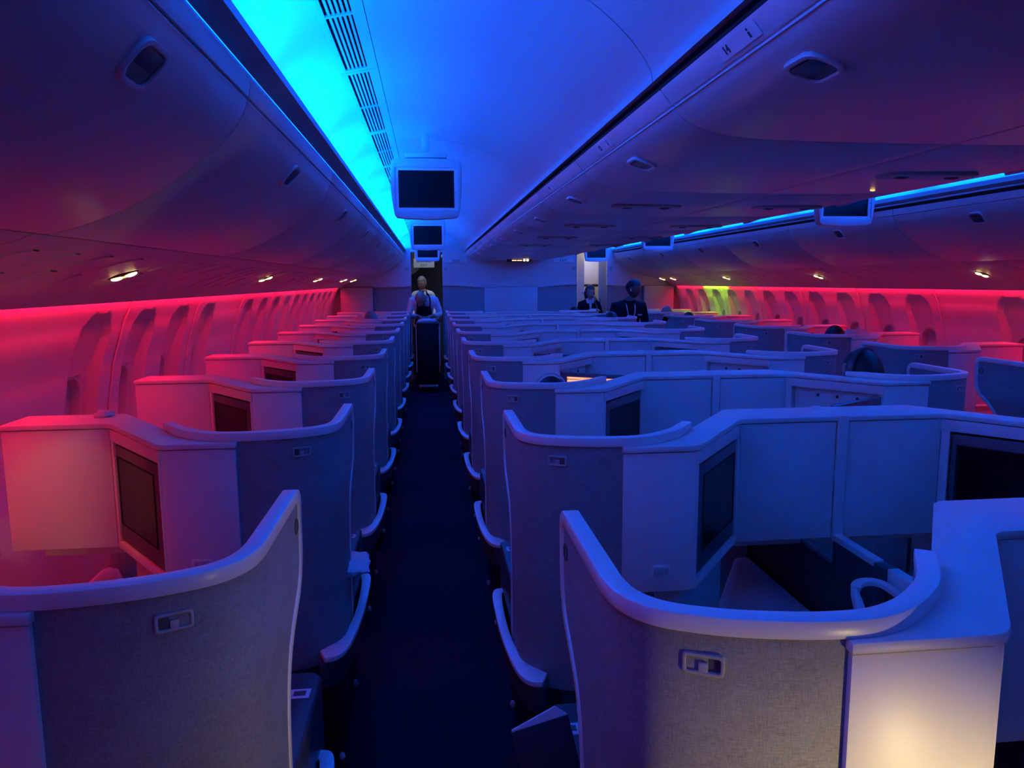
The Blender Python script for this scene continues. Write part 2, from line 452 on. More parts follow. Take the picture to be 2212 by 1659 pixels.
# windows: frame ring and closed shade in each scoop
def window_obj(side, y, idx):
    xw = lambda z: XC + side * (wall_off(z) + .076)
    root = empty('window_%d' % idx, (xw(.99), y, .99)); root['kind'] = 'structure'
    out = rrect(.140, .215, .125, 6); inn = rrect(.112, .182, .10, 6)
    fr = lambda a, b, c: (-side * c + (xw(.99 + b) - xw(.99)), a, b)
    bm = bmesh.new(); ring_plate(bm, out, inn, -.045, .012, fr)
    link('window_frame', fin(bm, bevel=.003), 'wall', root)
    bm = bmesh.new(); vs = [bm.verts.new(fr(a * 1.02, b * 1.02, -.036)) for a, b in inn]; bm.faces.new(vs)
    vs2 = [bm.verts.new(fr(a * 1.02, b * 1.02, -.041)) for a, b in inn]; bm.faces.new(vs2[::-1])
    n = len(vs)
    for k in range(n): bm.faces.new((vs[k], vs2[k], vs2[(k + 1) % n], vs[(k + 1) % n]))
    link('window_shade', fin(bm), 'shade', root)
wi = 1
for y in winL:
    if y > 2.3: window_obj(-1, y, wi); wi += 1
for y in winR:
    if y > 3.6: window_obj(1, y, wi); wi += 1

# service panels between bins and walls --------------------------------
psu_prof = [(2.215, 1.712), (2.26, 1.694), (2.36, 1.672), (2.50, 1.634), (2.62, 1.590), (2.69, 1.556), (2.738, 1.518), (2.746, 1.518), (2.748, 1.545), (2.78, 1.560), (2.78, 1.70), (2.22, 1.725)]
def psu_z(o):
    P = psu_prof[:7]
    for (a, b), (c, d) in zip(P[:-1], P[1:]):
        if a <= o <= c: return b + (d - b) * (o - a) / (c - a)
    return 1.6
for side, nm in ((-1, 'left'), (1, 'right')):
    y = Y0 if side < 0 else 2.4; i = 0
    while y < YB - .05:
        y1 = min(YB, y + 1.13)
        root = empty('overhead_service_unit', (0, 0, 0), 'sloping passenger service panel under the %s bins, %s from the rear of the cabin' % (nm, ORD[i]), 'service panel', 'service panels under the %s bins' % nm)
        me = extr_y(mirror_prof(psu_prof, side), y + .003, y1 - .003, 'psu'); link('panel', me, None, root)
        # raised oblong covers, slots and air nozzles laid across the slope
        for k, dy_ in enumerate((.18, .40, .62, .86)):
            yy = y + dy_
            if yy > y1 - .1: continue
            for (o0, o1, ww, nm2, mt) in ((2.30, 2.44, .028, 'cover', 'psu'), (2.50, 2.62, .016, 'air_nozzle', 'psu') if k % 2 else (2.47, 2.64, .040, 'cover', 'psu')):
                bm = bmesh.new(); N = 5
                L = [o0 + (o1 - o0) * q / N for q in range(N + 1)]
                rows = [[bm.verts.new((XC + side * o, yy + s * ww * (.6 if q in (0, N) else 1), psu_z(o) - h)) for q, o in enumerate(L)] for s, h in ((-1, -.002), (-.8, .004), (.8, .004), (1, -.002))]
                for r_ in range(3):
                    for q in range(N): bm.faces.new((rows[r_][q], rows[r_][q + 1], rows[r_ + 1][q + 1], rows[r_ + 1][q]))
                link(nm2, fin(bm), mt, root)
        y = y1; i += 1
# lit reading lamps in the service panels
def reading_lamp(side, y, off, label):
    root = empty('reading_lamp', (XC + side * off, y, psu_z(off)), label, 'reading lamp', 'lit reading lamps over the window seats')
    sl = (psu_z(off + .05) - psu_z(off - .05)) / .1
    rot = Matrix.Rotation(math.atan(sl) * -side, 3, 'Y')
    bm = bmesh.new(); ellipsoid(bm, (0, 0, -.002), (.062, .030, .008), rot=rot); link('bezel', fin(bm), 'latch', root)
    for s in (-1, 1):
        bm = bmesh.new(); ellipsoid(bm, rot @ Vector((s * .026, 0, -.008)), (.024, .017, .009), rot=rot); link('lens', fin(bm), 'lampc', root)
    bm = bmesh.new(); ellipsoid(bm, rot @ Vector((0, 0, -.008)), (.012, .009, .007), rot=rot); link('bulb_bridge', fin(bm), 'lamp', root)
for i, y in enumerate((2.98, 5.45, 7.95, 10.3, 11.6)):
    reading_lamp(-1, y, 2.49, 'glowing yellow twin reading lamp over the left window seats, %s from the camera' % ORD[i])
for i, y in enumerate((4.82, 7.02, 9.32, 11.45, 12.0)):
    reading_lamp(1, y, 2.49, 'glowing yellow twin reading lamp over the right window seats, %s from the camera' % ORD[i])

# ================================================================== OVERHEAD BINS
# outboard profile as offsets from the centre, lip first
ob = [(1.735, 2.062), (1.742, 2.022)]
ob_s = smooth2([(1.742, 2.020), (1.762, 1.975), (1.80, 1.928), (1.87, 1.868), (1.97, 1.800), (2.07, 1.752), (2.16, 1.722), (2.205, 1.712)], 5)
def surf_at(prof, t):
    """point and tangent at arclength fraction t"""
    L = [0]
    for (a, b), (c, d) in zip(prof[:-1], prof[1:]): L.append(L[-1] + math.hypot(c - a, d - b))
    s = t * L[-1]
    for i in range(len(prof) - 1):
        if L[i + 1] >= s:
            f = (s - L[i]) / (L[i + 1] - L[i]); a, b = prof[i], prof[i + 1]
            p = (a[0] + (b[0] - a[0]) * f, a[1] + (b[1] - a[1]) * f); d = Vector((b[0] - a[0], b[1] - a[1])).normalized(); return p, d
def latch(root, side, prof, t, y, wy=.055, hs=.042, dark=True):
    (a, z), d = surf_at(prof, t)
    P = Vector((XC + side * a, y, z)); T = Vector((side * d.x, 0, d.y)); Yv = Vector((0, 1, 0))
    N = T.cross(Yv).normalized()
    if N.z > 0: N = -N
    fr = lambda u, v, c: P + Yv * u + T * v + N * c
    bm = bmesh.new(); ring_plate(bm, rrect(wy, hs, hs * .65, 5), rrect(wy * .83, hs * .74, hs * .5, 5), -.004, .007, fr)
    lf = link('latch_surround', fin(bm, bevel=.002), 'latchf', root)
    bm = bmesh.new()
    v = [bm.verts.new(fr(a_, b_, .0015)) for a_, b_ in rrect(wy * .84, hs * .75, hs * .5, 5)]; bm.faces.new(v)
    v = [bm.verts.new(fr(a_, b_, -.004)) for a_, b_ in rrect(wy * .84, hs * .75, hs * .5, 5)]; bm.faces.new(v[::-1])
    link('latch_well', fin(bm), 'latch', lf)
    bm = bmesh.new()
    vs = [fr(-wy * .78, -hs * .66, .006), fr(wy * .78, -hs * .66, .006), fr(wy * .78, hs * .12, .003), fr(-wy * .78, hs * .12, .003)]
    vb = [q - N * .003 for q in vs]
    A = [bm.verts.new(q) for q in vs]; B = [bm.verts.new(q) for q in vb]
    bm.faces.new(A); bm.faces.new(B[::-1])
    for k in range(4): bm.faces.new((A[k], B[k], B[(k + 1) % 4], A[(k + 1) % 4]))
    link('paddle', fin(bm, bevel=.001), 'latch', lf)
def bin_unit(side, y0, y1, lip, door, back, label, group, t_l, ly=None, rim=.0):
    root = empty('overhead_bin', (XC + side * lip[0][0], y0, lip[0][1]), label, 'overhead bin', group)
    off = Vector(root.location)
    def prt(name, prof, a, b, mt, bevel=.004):
        bm = bmesh.new(); prism(bm, mirror_prof(prof, side), a, b, axis='y')
        for v in bm.verts: v.co -= off
        return link(name, fin(bm, bevel=bevel, angle=50), mt, root)
    # lip strip
    lp = lip + [(lip[1][0] + (.02 if lip[1][0] > 1 else -.02), lip[1][1] + .003), (lip[0][0] + (.02 if lip[0][0] > 1 else -.02), lip[0][1] - .002)]
    prt('lip', lp, y0 + .004, y1 - .004, 'binlip', .0012)
    body = [(door[0][0] + (.006 if lip[1][0] > 1 else -.006), door[0][1] - .001), (door[0][0] + (.001 if lip[1][0] > 1 else -.001), door[0][1] - .006)] + door[1:] + back
    prt('door', body, y0 + .004, y1 - .004, 'bin', .004)
    n0 = len(root.children)
    latch(root, side, door, t_l, ly if ly else (y0 + y1) / 2)
    for c in root.children_recursive:
        if c.name.startswith(('latch_surround', 'latch_well', 'paddle')) and not c.get('_s'):
            if c.parent == root:
                c.data.transform(Matrix.Translation(-off))
            else: c.data.transform(Matrix.Translation(-off))
            c['_s'] = 1
    for c in root.children_recursive:
        if '_s' in c: del c['_s']
    return root
back_o = [(2.215, 1.74), (2.215, 2.05), (1.90, 2.09), (1.765, 2.055)]
jb = [Y0, -.7, .75, 1.83, 3.28, 4.73, 6.18, 7.63, 9.08, 10.53, YB - .01]
for side, nm in ((-1, 'left'), (1, 'right')):
    k = 0
    for i, (a, b) in enumerate(zip(jb[:-1], jb[1:])):
        if side > 0 and b < 2: continue
        ly = 1.29 if (side < 0 and i == 2) else None
        lab = 'smooth curved overhead bin over the %s window seats, %s from the camera' % (nm, ORD[k] if a > 0 else ('just behind it' if a < 0 and b > 0 else 'far behind it'))
        if a > 0 or side > 0: k += 1
        bin_unit(side, a, b, ob, ob_s, back_o, lab, 'overhead bins over the %s window seats' % nm, .15, ly)
# fill strip behind the gap between lip and rail
for side in (-1, 1):
    me = extr_y(mirror_prof([(1.77, 2.02), (1.90, 2.02), (1.90, 2.095), (1.775, 2.098)], side), Y0, YB, 'black'); tag(link('trim_4', me), kind='structure')
# centre bins
cb = [(.772, 2.060), (.742, 2.024)]
cb_s = smooth2([(.742, 2.020), (.715, 1.994), (.66, 1.968), (.58, 1.952), (.46, 1.945), (.25, 1.942), (.004, 1.941)], 5)
back_c = [(.004, 2.10), (.70, 2.10), (.735, 2.06)]
jc = [-1.4, -.31, .76, 1.83, 2.90, 3.96, 5.05, 6.14, 7.23, 8.32, 9.41, 10.50, 11.55]
for side, nm in ((-1, 'left'), (1, 'right')):
    k = 0
    for i, (a, b) in enumerate(zip(jc[:-1], jc[1:])):
        lab = 'pivoting centre overhead bin on the %s aisle side, %s from the camera' % (nm, ORD[k] if a > 0 else ('just behind it' if b > 0 else 'far behind it'))
        if a > 0: k += 1
        bin_unit(side, a, b, cb, cb_s, back_c, lab, 'centre overhead bins on the %s aisle side' % nm, .13)
    # dark slot and top cover above the centre bins
    me = extr_y(mirror_prof([(0.0, 2.12), (.70, 2.12), (.752, 2.085), (.745, 2.078), (.70, 2.105), (0, 2.105)], side), Y0, YB, 'black')
    tag(link('trim_5', me), kind='structure')
# fairing closing the forward end of the centre bins
bm = bmesh.new(); prism(bm, [(XC - .74, 2.02), (XC - .70, 1.985), (XC - .6, 1.955), (XC - .4, 1.945), (XC + .4, 1.945), (XC + .6, 1.955), (XC + .70, 1.985), (XC + .74, 2.02), (XC + .74, 2.12), (XC - .74, 2.12)], 11.55, YB, axis='y')
tag(link('ceiling', fin(bm, bevel=.004), 'bin'), kind='structure')
# seat row placard on the nearest centre bin lip
def text_mesh(s, size, mt, ext=.0006, name='lettering'):
    c = bpy.data.curves.new('t', 'FONT'); c.body = s; c.size = size; c.extrude = ext; c.align_x = 'CENTER'; c.align_y = 'CENTER'
    o = bpy.data.objects.new('t', c); COL.objects.link(o)
    dg = bpy.context.evaluated_depsgraph_get(); me = bpy.data.meshes.new_from_object(o.evaluated_get(dg))
    bpy.data.objects.remove(o); me.materials.clear(); me.materials.append(M[mt]); return me
def frame_mat(origin, ex, ey):
    ex = Vector(ex).normalized(); ey = Vector(ey).normalized(); ez = ex.cross(ey).normalized(); ey = ez.cross(ex)
    m = Matrix((ex, ey, ez)).transposed().to_4x4(); m.translation = Vector(origin); return m
for j, (yy, num) in enumerate(((1.40, '14'), (2.47, '12'), (3.54, '11'))):
    ex = Vector((0, 1, 0)); ey = Vector((XC - .772, 0, 2.06)) - Vector((XC - .742, 0, 2.024)); P = Vector((XC - .757, yy, 2.042))
    m = frame_mat(P, ex, ey); nz = m.col[2].xyz
    if nz.z > 0: m = frame_mat(P, -ex, ey); nz = m.col[2].xyz
    root = empty('row_placard', (0, 0, 0), 'pale row number sticker on the lip of the %s centre bin' % ORD[j + 1], 'placard', 'row number stickers')
    root.matrix_world = m @ Matrix.Translation((0, 0, .002))
    bm = bmesh.new(); box(bm, -.085, .085, -.0155, .0155, -.002, .0006); link('plate', fin(bm), 'sign', root)
    me = text_mesh(num, .026, 'ink'); me.transform(Matrix.Translation((-.05, 0, .0012))); link('lettering', me, None, root)
    bm = bmesh.new(); sx = .05
    ellipsoid(bm, (sx, .008, .001), (.003, .003, .001)); box(bm, sx - .003, sx + .003, -.009, .003, 0, .0014); link('pictogram', fin(bm), 'ink', root)
# service fittings on the underside of the centre bins
for j, (xx, yy, wx, wy, mt) in enumerate([(XC + .30, 2.35, .16, .055, 'psu'), (XC + .34, 3.40, .16, .055, 'psu'), (XC + .34, 4.6, .16, .05, 'psu'), (XC + .34, 5.8, .16, .05, 'psu'), (XC + .34, 7.0, .16, .05, 'psu'),
                                          (XC - .34, 3.40, .16, .055, 'psu'), (XC - .34, 4.6, .16, .05, 'psu'), (XC - .34, 5.8, .16, .05, 'psu'), (XC - .34, 7.0, .16, .05, 'psu')]):
    root = empty('overhead_console', (xx, yy, 1.942), 'flush lamp and air console under the %s centre bins, %s along' % ('right' if xx > XC else 'left', ORD[j if j < 5 else j - 5]), 'overhead console', 'consoles under the centre bins')
    bm = bmesh.new(); prism(bm, rrect(wx, wy, wy * .6, 4), -.010, .002); link('plate', fin(bm, bevel=.003), mt, root)
    for s in (-1, 1):
        bm = bmesh.new(); ellipsoid(bm, (s * wx * .55, 0, -.010), (.025, .02, .006)); link('air_nozzle', fin(bm), 'latch', root)
bm = bmesh.new(); ellipsoid(bm, (0, 0, 0), (.010, .006, .003))
tag(link('reading_lamp', fin(bm), 'lamp', None, (XC + .355, 2.74, 1.938)), 'tiny orange lit reading lamp under the right centre bins', 'reading lamp')

# ================================================================== BULKHEAD
def slabxz(bm, x0, x1, z0, z1, y0, y1, mi=0): return box(bm, x0, x1, y0, y1, z0, z1, mi)
# upper and lower panels of the three bulkhead pieces
def bulk_piece(x0, x1, name, wave_l, wave_r, lower=True):
    bm = bmesh.new(); prism(bm, [(x0, 1.548), (x1, 1.548), (x1, 2.46), (x0, 2.46)], YB, YB + .05, axis='y')
    tag(link(name, fin(bm, smooth=False), 'bulk'), kind='structure')
    bm = bmesh.new(); box(bm, x0, x1, YB, YB + .05, 0, 1.55); tag(link(name, fin(bm, smooth=False), 'bulkd'), kind='structure')
    # wavy ledge
    n = 24; pts = []
    for k in range(n + 1):
        t = k / n; x = x0 + (x1 - x0) * t
        dz = .022 * (math.exp(-((x - x0) / .10) ** 2) if wave_l else 0) + .022 * (math.exp(-((x - x1) / .10) ** 2) if wave_r else 0)
        zc = 1.538 + dz * .6
        if wave_l and wave_r: zc = 1.560 - .038 * math.exp(-((t - .30) / .13) ** 2) - .038 * math.exp(-((t - .70) / .13) ** 2) - (.012 if .35 < t < .65 else 0)
        pts.append(Vector((x, YB - .012, zc)))
    bm = bmesh.new(); sweep(bm, pts, [Vector((0, 1, 0))] * len(pts), [.014] * len(pts), [.020] * len(pts)); tag(link('trim_6', fin(bm), 'bulk'), kind='structure')
bulk_piece(.222, 2.458, 'wall_front', True, True)
bulk_piece(-.90, -.288, 'wall_front', False, True)
bulk_piece(2.968, 3.58, 'wall_front', True, False)
for x0, x1 in ((XC - 3.0, -.90), (3.58, XC + 3.0)):
    bm = bmesh.new(); box(bm, x0, x1, YB, YB + .05, 0, 2.2); tag(link('wall_front', fin(bm, smooth=False), 'bulkd'), kind='structure')
# outer upper panels below the bins
for x0, x1 in ((XC - 2.78, -.90), (3.58, XC + 2.78)):
    bm = bmesh.new(); box(bm, x0, x1, YB - .006, YB, 1.53, 2.1); tag(link('wall_front', fin(bm, smooth=False), 'bulk'), kind='structure')
    bm = bmesh.new(); a, b = (x0 + .02, x1 - .01) if x0 < 0 else (x0 + .01, x1 - .02)
    box(bm, a, b, YB - .10, YB - .002, .0, 1.52); tag(link('closet_front', fin(bm, bevel=.01), 'psu'), 'low closet front panel against the forward bulkhead by the %s windows' % ('left' if x0 < 0 else 'right'), 'closet')
# lighter centre panel on the lower bulkhead
bm = bmesh.new(); box(bm, .905, 1.79, YB - .024, YB - .002, .5, 1.512)
tag(link('bulkhead_screen_panel', fin(bm, bevel=.004), 'screenpl'), 'plain pale rectangular panel on the middle of the forward bulkhead', 'panel')
# ceiling beyond and door headers
bm = bmesh.new(); box(bm, -.9, 3.6, YB + .05, 16.2, 2.42, 2.46); tag(link('ceiling', fin(bm, smooth=False), 'galley'), kind='structure')
for x0, x1 in ((-.40, .56), (2.12, 3.08)):
    bm = bmesh.new(); box(bm, x0, x1, YB + .002, YB + .10, 2.085, 2.46); tag(link('trim_7', fin(bm, smooth=False), 'bulk'), kind='structure')
# exit placards, round buttons and the lit cabin sign
def placard(x, z, y, wx, wz, txt, size, label, name='exit_sign'):
    root = empty(name, (x, y, z), label, 'exit sign')
    bm = bmesh.new(); prism(bm, rrect(wx, wz, wz * .45, 4), -.008, .004, axis='y'); link('plate', fin(bm, bevel=.002), 'sign', root)
    me = text_mesh(txt, size, 'ink'); me.transform(Matrix.Rotation(PI / 2, 4, 'X')); me.transform(Matrix.Translation((0, -.0095, 0))); link('lettering', me, None, root)
    return root
placard(.455, 1.942, YB - .004, .175, .033, 'EXIT', .062, 'pale EXIT placard on the bulkhead right of the left aisle')
placard(2.225, 1.942, YB - .004, .175, .033, 'EXIT', .062, 'pale EXIT placard on the bulkhead left of the right aisle')
for x, wh in ((.275, 'left edge of the centre bulkhead'), (2.405, 'right edge of the centre bulkhead'), (-.355, 'bulkhead left of the left aisle'), (3.03, 'bulkhead right of the right aisle')):
    bm = bmesh.new()
    ring_plate(bm, rrect(.026, .026, .026, 6), rrect(.017, .017, .017, 6), -.002, .008, lambda a, b, c: (a, -c, b))
    prism(bm, rrect(.010, .010, .010, 5), -.006, 0, axis='y')
    tag(link('coat_button', fin(bm), 'bulkd', None, (x, YB - .001, 1.815)), 'small round button on the %s' % wh, 'button', 'round bulkhead buttons')
root = empty('cabin_sign', (1.375, 11.35, 1.925), 'small glowing amber seat belt sign hung under the centre bins by the bulkhead', 'sign')
bm = bmesh.new(); box(bm, -.19, .19, -.012, .03, -.030, .014); link('housing', fin(bm, bevel=.004), 'dark', root)
for x0, x1, zz in ((-.115, -.045, .005), (-.035, .04, .005)):
    bm = bmesh.new(); box(bm, x0, x1, -.0155, -.012, -.016 + .004, .001); link('lit_text', fin(bm), 'amber', root)
for x0 in (.06, .11):
    bm = bmesh.new(); ellipsoid(bm, (x0 + .015, -.014, -.004), (.018, .004, .013)); link('lit_symbol', fin(bm), 'lampc', root)
# galley beyond the left opening
bm = bmesh.new(); box(bm, -1.0, 1.0, 15.3, 15.36, 0, 2.42); tag(link('wall_galley', fin(bm, smooth=False), 'wood'), kind='structure')
for x0, x1, m_, y0_, y1_ in ((-.62, -.58, 'door', YB + .05, 15.3), (.44, .48, 'galley', YB + .05, 15.3), (2.30, 2.33, 'galley', YB + .05, 16.2), (3.30, 3.34, 'galley', YB + .05, 16.2)):
    bm = bmesh.new(); box(bm, x0, x1, y0_, y1_, 0, 2.42); tag(link('wall_galley', fin(bm, smooth=False), m_), kind='structure')
bm = bmesh.new(); prism(bm, smooth2([(-.32, 2.42), (-.22, 2.42), (-.165, 2.02), (-.175, 1.90), (-.24, 1.80), (-.34, 1.74)], 4), 14.55, 14.75, axis='y')
tag(link('door_fairing', fin(bm, bevel=.006), 'bulk'), 'pale blue curved door fairing at the top of the left galley', 'fairing')
root = empty('exit_sign', (-.085, 13.9, 1.94), 'pale hanging EXIT sign seen through the left opening', 'exit sign')
bm = bmesh.new(); box(bm, -.19, .19, -.02, .02, -.075, .09); link('housing', fin(bm, bevel=.006), 'sign', root)
bm = bmesh.new(); box(bm, -.14, .14, -.024, -.018, .02, .085); link('window', fin(bm), 'door', root)
me = text_mesh('EXIT', .062, 'ink'); me.transform(Matrix.Rotation(PI / 2, 4, 'X')); me.transform(Matrix.Translation((0, -.0215, -.035))); link('lettering', me, None, root)
bm = bmesh.new(); box(bm, -.17, .17, -.008, .008, .085, .49); link('bracket', fin(bm), 'bulk', root)
# curtain at the right of the left opening
root = empty('curtain', (.30, 12.75, 0), 'gathered olive curtain at the right of the left opening', 'curtain')
bm = bmesh.new(); n = 48
fr_, bk_ = [], []
for k in range(n + 1):
    a = k / n; x = .07 * math.sin(a * 8 * PI) * .35 + .03 * a; y = a * .55 - .2
    fr_.append((x, y)); bk_.append((x + .012, y))
prism(bm, fr_ + bk_[::-1], .03, 2.02); link('cloth', fin(bm), 'curtain', root)
bm = bmesh.new(); tube(bm, [(-.045, -.12, 1.30), (-.05, -.10, 1.34), (.05, .0, 1.36)], .012, 8); link('tieback', fin(bm), 'dark', root)
bm = bmesh.new(); box(bm, -.08, .10, -.25, .40, 2.02, 2.06); link('curtain_rail', fin(bm, bevel=.004), 'white', root)
# right opening: jamb, bright panel, door
bm = bmesh.new(); box(bm, 2.54, 2.657, 12.65, 12.75, 0, 2.42); tag(link('galley_post', fin(bm, bevel=.01), 'galley'), 'bright beige upright at the left of the right opening', 'post')
bm = bmesh.new(); box(bm, 2.30, 3.3, 15.2, 15.25, 0, 2.42); tag(link('wall_galley', fin(bm, smooth=False), 'galley'), kind='structure')
root = empty('galley_cupboard', (3.0, 13.6, 0), 'tall pale lavender cupboard door beyond the right opening', 'cupboard')
bm = bmesh.new(); box(bm, -.165, .13, 0, .35, 0, 2.18); link('body', fin(bm, bevel=.006), 'galley', root)
bm = bmesh.new(); box(bm, -.15, .115, -.014, 0, 1.545, 2.12); link('door', fin(bm, bevel=.006), 'lav', root)
bm = bmesh.new(); box(bm, -.15, .115, -.006, 0, 1.50, 1.54); link('shelf_slot', fin(bm), 'black', root)
bm = bmesh.new(); box(bm, -.15, .115, -.010, 0, 1.1, 1.49); link('lower_door', fin(bm, bevel=.004), 'steel', root)
root = empty('galley_door', (2.985, 12.62, 0), 'grey door standing at the right of the right opening', 'door')
bm = bmesh.new(); box(bm, -.082, .08, 0, .05, 0, 2.15); link('leaf', fin(bm, bevel=.005), 'door', root)
bm = bmesh.new(); box(bm, -.062, -.048, -.012, 0, 1.24, 1.30); link('handle', fin(bm, bevel=.003), 'dark', root)
# rear closure behind the camera: unseen dark end wall added to hold light in
bm = bmesh.new(); box(bm, XC - 3, XC + 3, Y0 - .05, Y0, 0, 2.45); tag(link('wall_rear_added', fin(bm, smooth=False), 'bulkd'), kind='structure')
bm = bmesh.new(); box(bm, XC + 2.80, XC + 2.85, Y0, 2.42, 0, 1.72); tag(link('wall_right', fin(bm, smooth=False), 'wall'), kind='structure')

# ================================================================== CEILING MONITORS
def monitor_proto():
    root = empty('ceiling_monitor', (0, 0, 0))
    # housing: slightly barrel shaped, wider at mid height; screen window cut as a ring
    ow, oh = .193, .155
    def barrel(w, h, n=8):
        pts = []
        c = [(w * .985, h), (-w * .985, h), (-w * .90, -h), (w * .90, -h)]
        segs = [((w * .93, h), (-w * .93, h), .006), ((-w * .985, h * .93), (-w * .91, -h * .92), .010), ((-w * .85, -h), (w * .85, -h), .010), ((w * .91, -h * .92), (w * .985, h * .93), .010)]
        for (a, b, s) in segs:
            A = Vector(a); B = Vector(b); d = (B - A); nn = Vector((d.y, -d.x)).normalized()
            if nn.dot((A + B) / 2) < 0: nn = -nn
            for k in range(n):
                t = k / (n - 1); p = A + d * t + nn * s * 4 * t * (1 - t); pts.append((p.x, p.y))
        return pts
    out = barrel(ow, oh)
    inn = []
    sw, sh, cy = .152, .100, -.002
    def inner(w, h, cy, n=8):
        P = []
        for a, b in (((w, h), (-w, h)), ((-w, h), (-w, -h)), ((-w, -h), (w, -h)), ((w, -h), (w, h))):
            for k in range(n):
                t = k / n; P.append((a[0] + (b[0] - a[0]) * t, a[1] + (b[1] - a[1]) * t + cy))
        return P
    fr = lambda a, b, c: (a, -c, b)
    bm = bmesh.new(); ring_plate(bm, out, inner(sw + .016, sh + .014, cy), -.05, .010, fr)
    link('housing', fin(bm, bevel=.004), 'screenpl', root)
    bm = bmesh.new(); ring_plate(bm, inner(sw + .016, sh + .014, cy), inner(sw, sh, cy), -.02, .002, fr); link('inner_frame', fin(bm), 'rim', root)
    bm = bmesh.new(); box(bm, -sw - .01, sw + .01, .008, .02, -sh - .01 + cy, sh + .01 + cy); link('screen', fin(bm), 'screen', root)
    bm = bmesh.new(); prism(bm, [(p[0] * .96, p[1] * .96) for p in out], .05, .075, axis='y'); link('back_cover', fin(bm, bevel=.006), 'screenpl', root)
    bm = bmesh.new(); ellipsoid(bm, (sw + .008, -.004, -.02), (.0025, .002, .0025)); link('indicator', fin(bm), 'ink', root)
    bm = bmesh.new(); box(bm, -.115, .115, -.005, .07, .165, .195); link('mount', fin(bm, bevel=.008), 'screenpl', root)
    bm = bmesh.new(); box(bm, -.02, .02, .03, .05, .14, .31); link('hanger', fin(bm, bevel=.006), 'screenpl', root)
    return root
mon = monitor_proto()
spots = [(-.003, 4.20, 'left', 0), (-.003, 8.25, 'left', 1), (-.012, 11.5, 'left', 2), (2.683, 4.62, 'right', 0), (2.683, 8.60, 'right', 1), (2.683, 11.85, 'right', 2)]
for i, (x, y, s, k) in enumerate(spots):
    lab = 'ceiling monitor with black screen over the %s aisle, %s from the camera' % (s, ORD[k])
    if i == 0:
        mon.location = (x, y, 2.108); tag(mon, lab, 'monitor', 'ceiling monitors'); m0 = mon
    else:
        dup(m0, (x, y, 2.108 if k < 2 else 2.075), lab, 'ceiling monitors')

# ================================================================== SUITES
LX, LY = .50, 1.10                # local origin of a suite inside its row
def L(p): return (p[0] - LX, p[1] - LY)
path_out = [(.240, 1.18), (.240, .99), (.246, .945), (.262, .908), (.295, .875), (.36, .846), (.43, .829), (.50, .821), (.56, .826), (.615, .85), (.665, .888), (.71, .935), (.772, 1.030)]
front_prof = [(1.330, 1.150), (1.330, 1.06), (1.318, 1.01), (1.285, .972), (1.225, .938), (1.175, .895), (1.145, .83), (1.132, .74), (1.128, .60), (1.130, .45)]   # (Y, z)
def front_y(z):
    P = [(v.x, v.y) for v in catmull([(a, b, 0) for a, b in front_prof], 6)]
    for (a, b), (c, d) in zip(P[:-1], P[1:]):
        if d <= z <= b: return a + (c - a) * (b - z) / max(1e-6, b - d)
    return P[-1][0] if z < .5 else P[0][0]
CP = [Vector((a, b, 0)) for a, b in [L(p) for p in path_out]]
curve = catmull([(a, b, 0) for a, b in [L(p) for p in path_out[1:]]], 4)
def nrm2(pts, i):
    d = (pts[min(i + 1, len(pts) - 1)] - pts[max(i - 1, 0)]).normalized(); return Vector((d.y, -d.x, 0))   # outward normal (aisle / aft side)
def shell_mesh(fx):
    zs = [.45 + (1.158 - .45) * k / 26 for k in range(27)]
    nW = 6; T = .024
    cols_o, cols_i = [], []
    def col_pts(z):
        yf = front_y(min(z, 1.15)) - LY - .006; out, inn = [], []
        y1 = curve[0].y
        for k in range(nW):
            y = yf + (y1 - yf) * k / nW; out.append(Vector((curve[0].x, y, z))); inn.append(Vector((curve[0].x + T, y, z)))
        for i, p in enumerate(curve):
            n_ = nrm2(curve, i)
            if n_.y > 0: n_ = -n_
            n_ = Vector((-1, 0, 0)) if i == 0 else n_
            out.append(Vector((p.x, p.y, z))); inn.append(Vector((p.x, p.y, z)) - n_ * T)
        return out, inn
    bm = bmesh.new(); O, I = [], []
    for z in zs:
        o, i_ = col_pts(z); O.append([bm.verts.new(p) for p in o]); I.append([bm.verts.new(p) for p in i_])
    m = len(O[0]); N = len(zs)
    for j in range(N - 1):
        for i in range(m - 1):
            bm.faces.new((O[j][i], O[j][i + 1], O[j + 1][i + 1], O[j + 1][i])); bm.faces.new((I[j][i], I[j + 1][i], I[j + 1][i + 1], I[j][i + 1]))
        bm.faces.new((O[j][0], O[j + 1][0], I[j + 1][0], I[j][0])); bm.faces.new((O[j][-1], I[j][-1], I[j + 1][-1], O[j + 1][-1]))
    for i in range(m - 1):
        bm.faces.new((O[0][i], I[0][i], I[0][i + 1], O[0][i + 1])); bm.faces.new((O[-1][i], O[-1][i + 1], I[-1][i + 1], I[-1][i]))
    return fin(bm, 'shell', flipx=fx)
